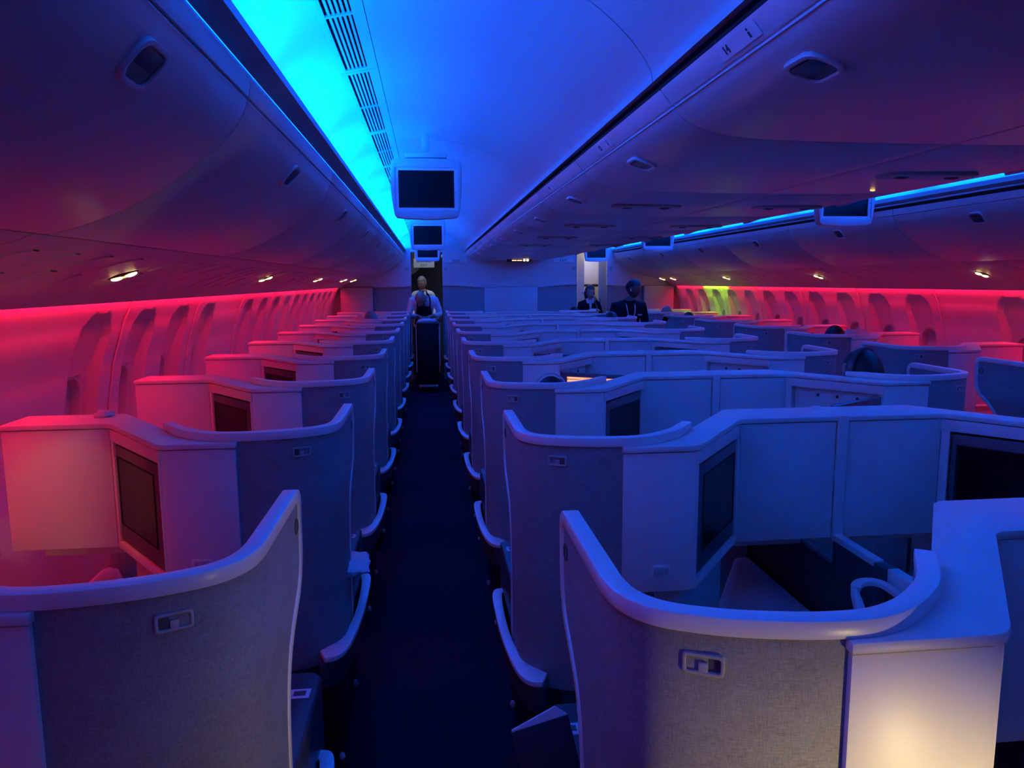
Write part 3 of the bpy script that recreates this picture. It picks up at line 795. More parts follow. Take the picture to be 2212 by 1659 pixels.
def rim_mesh(fx):
    top = [p for p in curve[::-1]]           # from console end to aisle
    pts, nr, W, H = [], [], [], []
    zc = 1.170
    for i, p in enumerate(top):
        j = len(curve) - 1 - i; n_ = nrm2(curve, j)
        if n_.y > 0 and j > 2: n_ = -n_
        if j <= 2: n_ = Vector((-1, 0, 0)) if n_.x > 0 or j == 0 else n_
        c = Vector((p.x, p.y, zc)) - n_ * .010
        pts.append(c); nr.append(n_); W.append(.0155); H.append(.0125 if i > 1 else .010)
    x = pts[-1].x
    yt = 1.333 - LY
    n = 7; y0_ = pts[-1].y
    for k in range(1, n): pts.append(Vector((x, y0_ + (yt - .035 - y0_) * k / (n - 1), zc)))
    r = .028
    cy, cz = yt - .012 - r, zc - r
    for k in range(1, 7):
        a = PI / 2 * (1 - k / 6); pts.append(Vector((x, cy + r * math.cos(a), cz + r * math.sin(a))))
    for k in range(1, 30):
        z = cz - (cz - .45) * k / 29; pts.append(Vector((x, front_y(min(z, 1.15)) - LY - .012, z)))
    while len(nr) < len(pts): nr.append(Vector((-1, 0, 0)))
    base = len(W)
    for i in range(base, len(pts)):
        t = min(1, max(0, (i - base - 7) / 18)); W.append(.0155 - .002 * t); H.append(.0125 - .0045 * t)
    bm = bmesh.new(); sweep(bm, pts, nr, W, H, .2)
    return fin(bm, 'rim', flipx=fx)

top_poly = [(.508, .806), (.700, .806), (.720, .812), (.738, .828), (.980, 1.150), (1.000, 1.160), (1.322, 1.160), (1.322, 1.345), (1.015, 1.345), (.995, 1.335), (.790, 1.056), (.700, .945), (.655, .900), (.60, .866), (.55, .848), (.508, .842)]
def inset(poly, d):
    n = len(poly); out = []
    for i in range(n):
        a, b, c = Vector(poly[i - 1]), Vector(poly[i]), Vector(poly[(i + 1) % n])
        n1 = Vector((-(b - a).y, (b - a).x)).normalized(); n2 = Vector((-(c - b).y, (c - b).x)).normalized(); m = (n1 + n2)
        m = m / max(.3, m.dot(n1)) if m.length > 1e-6 else n1
        out.append(tuple(b + m * d))
    return out
A_ = Vector((.722, .818)); B_ = Vector((.990, 1.165)); DD = (B_ - A_); DL = DD.length; DE = DD.normalized(); DN = Vector((DE.y, -DE.x))   # DN points aft / toward the viewer
def dg(s, h, z): q = A_ + DE * s + DN * h; a, b = L((q.x, q.y)); return Vector((a, b, z))
def dbox(bm, s0, s1, h0, h1, z0, z1, mi=0):
    vs = [bm.verts.new(dg(s, h, z)) for z in (z0, z1) for s, h in ((s0, h0), (s1, h0), (s1, h1), (s0, h1))]
    for q in ((0, 3, 2, 1), (4, 5, 6, 7), (0, 1, 5, 4), (1, 2, 6, 5), (2, 3, 7, 6), (3, 0, 4, 7)): bm.faces.new([vs[i] for i in q]).material_index = mi
ZB = .745
def suite(fx, centre, out_mon, name='business_suite', divider=False, lit=False):
    root = empty(name, (0, 0, 0))
    F = lambda bm, **k: fin(bm, flipx=fx, **k)
    link('shell', shell_mesh(fx), 'fabric', root)
    link('rim', rim_mesh(fx), 'rim', root)
    bm = bmesh.new(); prism(bm, [L(p) for p in top_poly], 1.1415, 1.1575); link('console_top', F(bm, bevel=.003), 'shellp', root)
    # console body
    bm = bmesh.new()
    prism(bm, [L(p) for p in [(.512, .812), (.699, .812), (.716, .818), (.722, .826), (.735, .95), (.55, .87), (.512, .845)]], ZB, 1.1385)
    prism(bm, [L(p) for p in [(.992, 1.166), (1.318, 1.166), (1.318, 1.340), (1.02, 1.340), (.97, 1.26)]], ZB, 1.1385)
    # frame around the monitor recess on the slanted face
    dbox(bm, -.004, DL + .004, -.010, 0, 1.100, 1.1385); dbox(bm, 0, DL, -.05, 0, ZB, .770); dbox(bm, 0, .010, -.05, 0, .77, 1.10); dbox(bm, DL - .026, DL, -.05, 0, .77, 1.10)
    dbox(bm, 0, DL, -.06, -.045, ZB, 1.136)
    link('console', F(bm, bevel=.0015), 'shellp', root)
    rec = bmesh.new(); dbox(rec, .012, DL - .028, -.044, -.036, .772, 1.098); rp = link('recess_panel', F(rec), 'shellp' if out_mon else 'black', root)
    if out_mon:
        for k in range(3):
            bm = bmesh.new(); c = dg(.12 + .09 * k, -.035, 1.066); ellipsoid(bm, c, (.007, .007, .007)); link('button', F(bm), 'latch', rp)
    # monitor
    mw, z0, z1 = DL - .048, .778, 1.092
    if not out_mon:
        def fm(a, b, c): return dg(a, c, b)
    else:
        piv = A_ + DE * .02 + DN * (-.01); ang = math.radians(-84)
        e = Vector((DE.x * math.cos(ang) - DE.y * math.sin(ang), DE.x * math.sin(ang) + DE.y * math.cos(ang))); nn = Vector((e.y, -e.x))
        def fm(a, b, c):
            q = piv + e * (a - .016) + nn * (c + .02); x, y = L((q.x, q.y)); return Vector((x, y, b))
    s0, s1 = .016, .016 + mw
    def mb(bm, a0, a1, h0, h1, q0, q1):
        vs = [bm.verts.new(fm(a, z, h)) for z in (q0, q1) for a, h in ((a0, h0), (a1, h0), (a1, h1), (a0, h1))]
        for q in ((0, 3, 2, 1), (4, 5, 6, 7), (0, 1, 5, 4), (1, 2, 6, 5), (2, 3, 7, 6), (3, 0, 4, 7)): bm.faces.new([vs[i] for i in q])
    bm = bmesh.new(); mb(bm, s0, s1, -.030, -.004, z0, z1); mo = link('monitor', F(bm, bevel=.003), 'bezel', root)
    bm = bmesh.new(); mb(bm, s0 + .050, s1 - .024, -.004, -.0025, z0 + .060, z1 - (.022 if lit else .038)); link('screen', F(bm), 'film' if lit else 'screen', mo)
    bm = bmesh.new()
    for a0, a1, q0, q1 in ((s0 + .046, s0 + .050, z0 + .056, z1 - .034), (s1 - .024, s1 - .016, z0 + .056, z1 - .034), (s0 + .046, s1 - .02, z0 + .056, z0 + .060), (s0 + .046, s1 - .02, z1 - .038, z1 - .034)):
        mb(bm, a0, a1, -.004, -.0015, q0, q1)
    link('screen_edge', F(bm), 'black', mo)
    if lit:
        bm = bmesh.new(); mb(bm, s0 + .06, s0 + .15, -.0025, -.0015, z1 - .12, z1 - .026); link('picture', F(bm), 'film2', mo)
        bm = bmesh.new(); mb(bm, s0 + .152, s0 + .157, -.0025, -.001, z1 - .14, z1 - .04); link('picture_bar', F(bm), 'ink', mo)
    # switch plate
    sp = bmesh.new(); a, b = L((.62, .812)); box(sp, a - .028, a + .028, b - .0025, b + .002, .785, .822)
    s_ = link('switch_plate', F(sp, bevel=.002), 'shellp', root)
    bm = bmesh.new(); box(bm, a - .020, a + .006, b - .004, b - .0015, .791, .816); box(bm, a + .008, a + .021, b - .0035, b - .0015, .793, .814); link('switch', F(bm, bevel=.001), 'psu', s_)
    # undercut base of the console and foot box
    bm = bmesh.new(); prism(bm, [L(p) for p in [(.53, .85), (.69, .85), (.955, 1.20), (.955, 1.33), (.84, 1.33), (.78, 1.10), (.70, .98), (.62, .90), (.55, .87)]], 0, ZB - .002)
    link('console_base', F(bm, bevel=.006), 'psu', root)
    bm = bmesh.new(); prism(bm, [L(p) for p in [(.965, 1.20), (1.318, 1.20), (1.318, 2.18), (1.0, 2.05)]], ZB - .03, ZB - .004) if False else prism(bm, [L(p) for p in [(.965, 1.80), (1.318, 1.80), (1.318, 1.82), (.965, 1.82)]], 0, .655)
    link('footwell_back', F(bm), 'psu', root)
    # side console of this suite (with the next passenger's footwell under it)
    bm = bmesh.new(); prism(bm, [L(p) for p in [(.86, 1.34), (1.31, 1.34), (1.31, 1.72), (1.12, 1.78), (1.00, 1.66)]], .66, .70)
    link('side_table', F(bm, bevel=.006), 'shellp', root)
    # foot cushion that reaches under the console ahead
    cu = [(.955, 2.20), (.975, 2.12), (1.24, 2.12), (1.275, 2.2), (1.318, 2.36)]
    bm = bmesh.new(); prism(bm, [L(p) for p in [(.88, 2.20), (1.23, 2.06), (1.312, 2.30), (1.312, 2.86), (1.25, 2.86), (.965, 2.36)]], .38, .450)
    foot = F(bm, bevel=.014, seg=3); link('foot_cushion', foot, 'bed', root)
    bm = bmesh.new(); prism(bm, [L(p) for p in [(.93, 2.22), (1.215, 2.105), (1.282, 2.31), (1.284, 2.83), (1.262, 2.83), (1.0, 2.365)]], .45, .462); link('foot_cushion_quilt', F(bm, bevel=.005), 'bed', root.children[-1])
    bm = bmesh.new(); prism(bm, [L(p) for p in [(.91, 2.22), (1.22, 2.10), (1.30, 2.32), (1.30, 2.84), (1.26, 2.84), (.985, 2.36)]], 0, .38); link('foot_box', F(bm), 'dark', root)
    # seat: cushion and backrest, turned toward the centre
    Rz = Matrix.Rotation(math.radians(-28), 3, 'Z')
    def rbox(c, hx, hy, hz, tilt=0, rz=Rz):
        bm = bmesh.new(); vs = box(bm, -hx, hx, -hy, hy, -hz, hz)
        T = Matrix.Rotation(math.radians(tilt), 3, 'X')
        for v in bm.verts: v.co = rz @ (T @ v.co) + Vector(c)
        return bm
    a, b = L((.62, 1.33)); link('seat_cushion', F(rbox((a, b, .42), .24, .25, .06), bevel=.025, seg=3), 'seat', root)
    a, b = L((.535, 1.075)); link('backrest', F(rbox((a, b, .72), .21, .045, .27, -12), bevel=.03, seg=3), 'seat', root)
    a, b = L((.525, 1.00)); link('headrest', F(rbox((a, b, 1.00), .15, .035, .085, -8), bevel=.028, seg=3), 'seat', root)
    bm = bmesh.new(); prism(bm, [L(p) for p in [(.31, .93), (.50, .88), (.70, 1.0), (.90, 1.34), (.86, 1.62), (.42, 1.62), (.31, 1.35)]], 0, .36); link('seat_base', F(bm, bevel=.01), 'dark', root)
    # aisle armrest shelf
    out = [(.290, .806), (.262, .812), (.238, .840), (.222, .90), (.209, 1.00), (.200, 1.15), (.198, 1.35), (.203, 1.42), (.215, 1.448), (.235, 1.455), (.252, 1.45)]
    inn = [(.252, 1.43), (.242, 1.425), (.233, 1.39), (.228, 1.25), (.231, 1.10), (.243, 1.00), (.262, .93), (.285, .885), (.31, .855)]
    so = smooth2([L(p) for p in out], 4); si = smooth2([L(p) for p in inn], 4)
    bm = bmesh.new(); prism(bm, so + si, .486, .502); link('armrest_trim', F(bm, bevel=.003), 'rim', root)
    bm = bmesh.new(); prism(bm, [(a + .012, b) for a, b in so] + [(a + .002, b) for a, b in si], .405, .485); link('armrest_skirt', F(bm, bevel=.003), 'dark', root)
    bm = bmesh.new(); prism(bm, [L(p) for p in [(.240, 1.16), (.252, 1.145), (.345, 1.145), (.36, 1.16), (.36, 1.53), (.34, 1.555), (.262, 1.555), (.240, 1.53)]], .40, .648); ap = link('armrest_pad', F(bm, bevel=.016, seg=3), 'dark', root)
    bm = bmesh.new(); a, b = L((.280, 1.45)); box(bm, a - .024, a + .024, b - .020, b + .020, .647, .6505); lp = link('label_plate', F(bm, bevel=.001), 'white', ap)
    bm = bmesh.new(); box(bm, a - .014, a + .014, b - .010, b + .010, .6505, .6512); link('label_icon', F(bm), 'bezel', ap)
    # lower side and feet
    bm = bmesh.new(); prism(bm, [L(p) for p in [(.275, .90), (.30, .86), (.36, .85), (.36, 1.50), (.275, 1.50)]], .05, .40); link('lower_fairing', F(bm, bevel=.01), 'cart', root)
    for yy in (.93, 1.37):
        bm = bmesh.new(); a, b = L((.245, yy)); ellipsoid(bm, (a + .022, b, .10), (.010, .010, .014)); link('track_cap', F(bm), 'white', root)
    # coat hook plate on the shell
    c0 = Vector((*L((.338, .856)), 1.116)); tdir = Vector((.9, -.44, 0)).normalized(); ndir = Vector((-.44, -.9, 0)).normalized()
    fr = lambda a, b, c: c0 + tdir * a + Vector((0, 0, b)) + ndir * c
    bm = bmesh.new(); ring_plate(bm, rrect(.0265, .0145, .006, 4), rrect(.0215, .0095, .003, 4), -.004, .0055, fr)
    hk = link('coat_hook', F(bm, bevel=.0015), 'hookm', root)
    bm = bmesh.new(); vs = [bm.verts.new(fr(a, b, .0012)) for a, b in rrect(.0225, .0105, .004, 4)]; bm.faces.new(vs); vs = [bm.verts.new(fr(a, b, -.003)) for a, b in rrect(.0225, .0105, .004, 4)]; bm.faces.new(vs[::-1]); link('hook_plate', F(bm), 'bezel', hk)
    bm = bmesh.new()
    for a0, a1, b0, b1 in ((-.006, .006, -.010, .0025),):
        vs = [bm.verts.new(fr(a, b, c)) for c in (.001, .0052) for a, b in ((a0, b0), (a1, b0), (a1, b1), (a0, b1))]
        for q in ((0, 3, 2, 1), (4, 5, 6, 7), (0, 1, 5, 4), (1, 2, 6, 5), (2, 3, 7, 6), (3, 0, 4, 7)): bm.faces.new([vs[i] for i in q])
    link('hook', F(bm, bevel=.001), 'hookm', hk)
    # round embossed mark near the tip
    bm = bmesh.new(); c1 = Vector((*L((.2385, 1.285)), 1.108)); f2 = lambda a, b, c: c1 + Vector((-c, a, b))
    ring_plate(bm, rrect(.016, .016, .016, 5), rrect(.0125, .0125, .0125, 5), -.001, .0012, f2)
    link('embossed_mark', F(bm), 'bezel', root)
    if divider:
        bm = bmesh.new(); a, b = L((1.34, 1.16)); box(bm, a - .0165, a + .0165, b - .004, b + .192, ZB, 1.1605)
        link('divider_post', F(bm, bevel=.003), 'shellp', root)
        bm = bmesh.new(); a, b = L((1.34, 1.83)); box(bm, a - .008, a + .008, b + .185, b + .43, .0, .735); box(bm, a - .008, a + .008, b + .43, b + 1.03, .0, .650)
        dv = link('divider_panel', F(bm), 'dark', root)
        bm = bmesh.new(); box(bm, a - .015, a + .015, b + .185, b + .43, .735, .757); link('divider_cap', F(bm, bevel=.002), 'shellp', dv)
        bm = bmesh.new(); box(bm, a - .02, a + .022, b + .12, b + .185, .0, .752); link('divider_hinge', F(bm, bevel=.003), 'dark', root)
        bm = bmesh.new(); box(bm, a - .010, a + .010, b - .40, b + .12, .0, .715); dv = link('rear_divider', F(bm), 'dark', root)
        bm = bmesh.new(); box(bm, a - .017, a + .017, b - .03, b + .12, .715, .757); link('divider_cap', F(bm, bevel=.002), 'shellp', dv)
    # storage door loop beside the seat
    lp = [(1.325, 1.86, .70), (1.29, 1.925, .722), (1.235, 1.935, .725), (1.195, 1.90, .715), (1.18, 1.84, .66), (1.165, 1.80, .52)]
    pts = catmull([(*L((a, b)), c) for a, b, c in lp], 5)
    bm = bmesh.new(); sweep(bm, pts, [Vector((0, 0, 1))] * (len(pts) * 3 // 5) + [Vector((0, 1, .2)).normalized()] * (len(pts) - len(pts) * 3 // 5), [.008] * len(pts), [.014] * len(pts))
    link('storage_frame', F(bm), 'shellp', root)
    bm = bmesh.new(); prism(bm, [L(p) for p in [(1.17, 1.83), (1.315, 1.83), (1.315, 1.88), (1.24, 1.915), (1.19, 1.88)]], .42, .62); link('storage_bin', F(bm, bevel=.006), 'black', root)
    return root

PITCH = 1.09
rowword = ['nearest', 'second nearest', 'third nearest', 'fourth nearest', 'fifth nearest', 'sixth nearest', 'seventh nearest', 'eighth nearest', 'ninth nearest', 'farthest']
def place(cache, key, fx, cx, cy, k, label, grp, divider, out_mon, lit=False):
    kk = (key, out_mon, lit)
    loc = (cx, cy + PITCH * k, 0)
    if kk not in cache:
        r = suite(fx, divider, out_mon, divider=divider, lit=lit); r.location = loc; cache[kk] = r; tag(r, label, 'airline seat', grp); return r
    return dup(cache[kk], loc, label, grp)
cache = {}
for k in range(10):
    place(cache, 'C', False, LX, LY, k, 'grey and cream business suite beside the left aisle in the centre block, %s row' % rowword[k], 'business suites in the centre block, left half', True, k in (3, 4, 6), k == 3)
    place(cache, 'CR', True, 2 * XC - LX, LY, k, 'grey and cream business suite beside the right aisle in the centre block, %s row' % rowword[k], 'business suites in the centre block, right half', False, k in (2, 3, 6))
    place(cache, 'L', True, -.04 - LX, LY + .21, k, 'business suite by the left windows, its curved shell facing us, %s row' % rowword[k], 'business suites by the left windows', False, False)
    if k >= 1:
        place(cache, 'R', False, 2 * XC + .04 + LX, LY + .21, k, 'business suite by the right windows, red lit console top, %s row' % (rowword[k - 1] if k < 9 else 'farthest'), 'business suites by the right windows', False, False)

# ================================================================== PEOPLE
def skin_chain(chains, radii, root_i, sub=2):
    """chains: list of vertex index pairs"""
    pass
def body_mesh(verts, edges, radii, root, fmat, mats, sub=2, extra=None):
    me = bpy.data.meshes.new('b'); me.from_pydata([Vector(v) for v in verts], edges, [])
    o = bpy.data.objects.new('b', me); COL.objects.link(o)
    sk = o.modifiers.new('s', 'SKIN'); sk.use_smooth_shade = True
    for i, r in enumerate(radii):
        rr = r if isinstance(r, tuple) else (r, r)
        me.skin_vertices[0].data[i].radius = rr
    me.skin_vertices[0].data[root].use_root = True
    ss = o.modifiers.new('u', 'SUBSURF'); ss.levels = sub; ss.render_levels = sub
    dgp = bpy.context.evaluated_depsgraph_get(); out = bpy.data.meshes.new_from_object(o.evaluated_get(dgp))
    bpy.data.objects.remove(o)
    bm = bmesh.new(); bm.from_mesh(out)
    if extra: extra(bm)
    me2 = bpy.data.meshes.new('body')
    for f in bm.faces:
        if extra is None or f.material_index < 90: f.material_index = fmat(f.calc_center_median(), f)
    bm.to_mesh(me2); bm.free(); me2.materials.clear()
    for k in mats: me2.materials.append(M[k])
    me2.shade_smooth(); return me2

def hand(V, E, Rr, wrist, d, palm, side, curl=.5, s=1.0):
    """adds a palm with five fingers; d = direction of hand, palm = palm normal"""
    d = Vector(d).normalized(); palm = Vector(palm).normalized(); a = d.cross(palm).normalized() * side
    i0 = wrist; w = Vector(V[wrist])
    def add(p, r, frm): V.append(tuple(p)); Rr.append(r); E.append((frm, len(V) - 1)); return len(V) - 1
    pc = add(w + d * .045 * s, (.030 * s, .016 * s), i0)
    for k, (off, ln) in enumerate(((-.026, .85), (-.009, 1.0), (.009, .93), (.026, .74))):
        k1 = add(w + d * .085 * s + a * off * s, .010 * s, pc)
        dd = (d + palm * curl * .7).normalized(); p1 = Vector(V[k1]) + dd * .035 * ln * s; k2 = add(p1, .0088 * s, k1)
        dd = (d + palm * curl * 1.9).normalized(); p2 = p1 + dd * .028 * ln * s; k3 = add(p2, .0078 * s, k2)
        dd = (d * .5 + palm * curl * 2.6).normalized() if curl > .3 else (d + palm * curl * 2).normalized(); add(p2 + dd * .022 * ln * s, .006 * s, k3)
    t1 = add(w + d * .03 * s - a * .034 * s + palm * .006, .0115 * s, i0)
    t2 = add(Vector(V[t1]) + (d * .8 - a * .55 + palm * .3).normalized() * .034 * s, .010 * s, t1)
    add(Vector(V[t2]) + (d + palm * .4).normalized() * .026 * s, .0078 * s, t2)

def head_geo(bm, c, fwd, tilt, s, mi_skin, bald=True):
    """head centred at c facing fwd (xy) with tilt (radians, down positive)"""
    f = Vector((fwd[0], fwd[1], 0)).normalized(); r_ = Vector((f.y, -f.x, 0)); Rm = Matrix((r_, f, Vector((0, 0, 1)))).transposed() @ Matrix.Rotation(-tilt, 3, 'X')
    vs = ellipsoid(bm, (0, 0, 0), (.076, .095, .118), 0, 24, 18)
    for v in vs:
        p = v.co
        if p.z < -.02:                      # jaw narrows, chin forward
            t = min(1, (-p.z - .02) / .09); p.x *= 1 - .30 * t; p.y = p.y * (1 - .22 * t) + .018 * t
        if p.y > .05 and -.01 < p.z < .025: p.y -= .009 * math.exp(-((abs(p.x) - .031) / .016) ** 2)   # eye sockets
        if p.y > .06 and .022 < p.z < .045: p.y += .003
        v.co = Rm @ (p * s) + Vector(c)
    def part(cc, rr, mi=mi_skin, rot=None):
        q = ellipsoid(bm, (0, 0, 0), rr, 0, 12, 8)
        for v in q: v.co = Rm @ ((v.co + Vector(cc)) * s) + Vector(c)
        fs = set(f for v in q for f in v.link_faces)
        for f_ in fs: f_.material_index = mi
    part((0, .090, -.008), (.0085, .015, .026)); part((0, .101, -.024), (.0135, .010, .008))
    part((.078, -.005, -.008), (.010, .020, .032)); part((-.078, -.005, -.008), (.010, .020, .032))
    part((0, .084, -.058), (.024, .010, .008), 92); part((.031, .083, .008), (.011, .006, .005), 91); part((-.031, .083, .008), (.011, .006, .005), 91)
    return Rm

def hair_shell(c, fwd, tilt, s, mt, root, name='hair', long=False, low=-.01, thick=1.07, front=.045, top=True):
    f = Vector((fwd[0], fwd[1], 0)).normalized(); r_ = Vector((f.y, -f.x, 0)); Rm = Matrix((r_, f, Vector((0, 0, 1)))).transposed() @ Matrix.Rotation(-tilt, 3, 'X')
    bm = bmesh.new(); vs = ellipsoid(bm, (0, 0, 0), (.079 * thick, .099 * thick, .1165 * thick), 0, 24, 18)
    kill = []
    for v in vs:
        p = v.co
        if (p.y > front and p.z < .055) or (p.z < low - .04 * (p.y < 0) and not (long and p.y < .03 and p.z > -.30)): kill.append(v)
        elif not top and p.z > .06 + .3 * max(0, -.02 - p.y) and True: kill.append(v)
    if long:
        for v in vs:
            if v.co.z < -.02: v.co.z *= 1.55; v.co.x *= 1.12; v.co.y *= 1.0
    bmesh.ops.delete(bm, geom=kill, context='VERTS')
    geom = bmesh.ops.solidify(bm, geom=list(bm.faces), thickness=.006)
    for v in bm.verts: v.co = Rm @ (v.co * s) + Vector(c)
    me = fin(bm, 'hair'); o = link(name, me, mt, root); return o

def person(root_loc, label, parts_mats, V, E, Rr, fmat, hd, group=None):
    root = empty('person', root_loc, label, 'person', group)
    c, fwd, tilt, s = hd
    def extra(bm):
        n = len(bm.faces); head_geo(bm, c, fwd, tilt, s, 90)
        bm.faces.ensure_lookup_table()
        for i in range(n, len(bm.faces)):
            if bm.faces[i].material_index < 90: bm.faces[i].material_index = 90
    sk = parts_mats.index('SKIN'); mats = [m for m in parts_mats if m != 'SKIN']
    return root, extra
def build_person(loc, label, skin, V, E, Rr, fmat, hd, mats, group=None, rootv=0):
    """mats[0] must be the skin; fmat returns an index into mats"""
    root = empty('person', loc, label, 'person', group)
    c, fwd, tilt, s = hd
    me = bpy.data.meshes.new('b'); me.from_pydata([Vector(v) for v in V], E, [])
    o = bpy.data.objects.new('b', me); COL.objects.link(o)
    sk = o.modifiers.new('s', 'SKIN'); sk.use_smooth_shade = True
    for i, r in enumerate(Rr): me.skin_vertices[0].data[i].radius = r if isinstance(r, tuple) else (r, r)
    me.skin_vertices[0].data[rootv].use_root = True
    ss = o.modifiers.new('u', 'SUBSURF'); ss.levels = 2; ss.render_levels = 2
    out = bpy.data.meshes.new_from_object(o.evaluated_get(bpy.context.evaluated_depsgraph_get())); bpy.data.objects.remove(o)
    bm = bmesh.new(); bm.from_mesh(out)
    for f in bm.faces: f.material_index = fmat(f.calc_center_median())
    n = len(mats)
    old = set(bm.faces); head_geo(bm, c, fwd, tilt, s, 0)
    for f in bm.faces:
        if f not in old:
            if f.material_index == 92: f.material_index = n + 1
            elif f.material_index == 91: f.material_index = n
            else: f.material_index = 0
    me2 = bpy.data.meshes.new('body'); 
    for k in mats + ['eye', 'lip']: me2.materials.append(M[k])
    bm.to_mesh(me2); bm.free()
    me2.shade_smooth(); link('body', me2, None, root)
    return root

# --- attendant bent over the cart, left aisle (faces the camera) ---
def std_body(lean=0, hunch=0):
    pass
c_loc = (-.085, 11.30, 0)
V = [(0, .18, .95), (0, .12, 1.10), (0, .03, 1.25), (0, -.05, 1.33), (0, -.12, 1.36), (0, -.19, 1.37)]           # pelvis .. neck
Rr = [(.155, .11), (.145, .10), (.165, .105), (.15, .09), (.062, .060), (.052, .052)]
E = [(0, 1), (1, 2), (2, 3), (3, 4), (4, 5)]
def add(p, r, frm): V.append(p); Rr.append(r); E.append((frm, len(V) - 1)); return len(V) - 1
for s_ in (-1, 1):
    a = add((s_ * .10, .18, .86), .095, 0); b = add((s_ * .10, .16, .50), .065, a); c_ = add((s_ * .10, .20, .10), .045, b); d = add((s_ * .11, .08, .05), (.045, .04), c_)
la = add((-.175, -.03, 1.33), .062, 3); lb = add((-.225, .00, 1.10), .048, la); lc = add((-.10, -.17, 1.095), .036, lb); ld = add((-.055, -.22, 1.09), .027, lc)
hand(V, E, Rr, ld, (.8, -.5, -.1), (0, 0, -1), 1, .35)
ra = add((.175, -.03, 1.33), .062, 3); rb = add((.245, .00, 1.12), .048, ra); rc_ = add((.15, -.18, 1.10), .036, rb); rd = add((.09, -.23, 1.095), .027, rc_)
hand(V, E, Rr, rd, (-.8, -.5, -.1), (0, 0, -1), -1, .35)
def fm_cart(p):
    if p.z < .93: return 2
    if (p - Vector((0, -.19, 1.37))).length < .085 and p.y < -.13: return 0
    if p.y < -.19 and p.z < 1.2: return 0
    return 1
V = [(a, b + .06 * (1 if c < 1.0 else 0), c) for a, b, c in V]
P1 = build_person(c_loc, 'bald man in white shirt and dark apron leaning on the trolley in the left aisle', None, V, E, Rr, fm_cart, ((-.045, -.275, 1.365), (-.1, -1), .85, .98), ['skin_m', 'shirt', 'navy'])
# apron (bib and straps) and tie
bm = bmesh.new()
pts = [(-.10, -.165, 1.245), (.10, -.165, 1.245), (.145, -.06, .98), (-.145, -.06, .98)]
v0 = [bm.verts.new(p) for p in pts]; v1 = [bm.verts.new((p[0], p[1] + .012, p[2])) for p in pts]
bm.faces.new(v0); bm.faces.new(v1[::-1])
for k in range(4): bm.faces.new((v0[k], v1[k], v1[(k + 1) % 4], v0[(k + 1) % 4]))
for s_ in (-1, 1): tube(bm, catmull([(s_ * .092, -.165, 1.24), (s_ * .095, -.17, 1.33), (s_ * .085, -.145, 1.385), (s_ * .06, -.09, 1.43), (s_ * .05, .0, 1.42)], 4), .011, 6)
link('apron', fin(bm), 'apron', P1)
bm = bmesh.new(); prism(bm, [(-.014, 1.345), (.014, 1.345), (.022, 1.25), (-.022, 1.25)], -.18, -.165, axis='y'); link('tie', fin(bm), 'ink', P1)
bm = bmesh.new()
for s_ in (-1, 1):
    vs = [bm.verts.new(p) for p in [(s_ * .012, -.19, 1.345), (s_ * .06, -.175, 1.375), (s_ * .058, -.172, 1.325)]]; vb = [bm.verts.new(v.co + Vector((0, .006, 0))) for v in vs]
    bm.faces.new(vs); bm.faces.new(vb[::-1])
    for k in range(3): bm.faces.new((vs[k], vb[k], vb[(k + 1) % 3], vs[(k + 1) % 3]))
link('collar', fin(bm), 'shirt', P1)

# --- second attendant in the left galley, standing behind, looking down to his right ---
def standing(h=1.70, arms=None):
    k = h / 1.75
    V = [(0, 0, .95 * k), (0, 0, 1.08 * k), (0, .005, 1.25 * k), (0, .01, 1.38 * k), (0, 0, 1.45 * k), (0, -.01, 1.53 * k)]
    Rr = [(.15, .10), (.135, .095), (.16, .105), (.13, .085), (.058, .056), (.052, .052)]
    E = [(0, 1), (1, 2), (2, 3), (3, 4), (4, 5)]
    for s_ in (-1, 1):
        n0 = len(V); V += [(s_ * .095, 0, .86 * k), (s_ * .10, -.01, .48 * k), (s_ * .10, .02, .09 * k), (s_ * .11, -.10, .045)]
        Rr += [.09, .06, .042, (.042, .036)]; E += [(0, n0), (n0, n0 + 1), (n0 + 1, n0 + 2), (n0 + 2, n0 + 3)]
    return V, E, Rr, k
V, E, Rr, k_ = standing(1.72)
V[3] = (0, .01, 1.405); V[4] = (0, 0, 1.46); V[5] = (0, -.01, 1.50)
def add(p, r, frm): V.append(p); Rr.append(r); E.append((frm, len(V) - 1)); return len(V) - 1
for s_ in (-1, 1):
    a = add((s_ * .17, .0, 1.395), .058, 3); b = add((s_ * .215, .02, 1.10), .045, a); c_ = add((s_ * .14, -.18, .98), .034, b); d = add((s_ * .09, -.24, .98), .026, c_)
    hand(V, E, Rr, d, (-s_ * .6, -.8, 0), (0, 0, -1), s_, .4)
P2 = build_person((-.11, 13.45, 0), 'older grey-haired man in white shirt and dark tie standing in the left galley', None, V, E, Rr,
                  lambda p: 2 if p.z < .92 else (0 if (p.z > 1.44 and abs(p.x) < .07) or p.y < -.16 else 1), ((-.015, -.03, 1.575), (-.55, -1), .28, .98), ['skin_m', 'shirt', 'navy'])
hair_shell((-.015, -.03, 1.595), (-.55, -1), .28, .98, 'hair_g', P2, low=-.02, thick=1.04, front=.03)
bm = bmesh.new(); prism(bm, [(-.016, 1.45), (.016, 1.45), (.026, 1.15), (0, 1.12), (-.026, 1.15)], -.125, -.112, axis='y'); link('tie', fin(bm), 'ink', P2)
bm = bmesh.new()
for s_ in (-1, 1): tube(bm, catmull([(s_ * .07, -.125, 1.15), (s_ * .075, -.125, 1.30), (s_ * .065, -.08, 1.42), (s_ * .05, 0, 1.45)], 4), .012, 6)
prism(bm, [(-.10, 1.18), (.10, 1.18), (.14, .95), (-.14, .95)], -.128, -.116, axis='y'); link('apron', fin(bm), 'apron', P2)
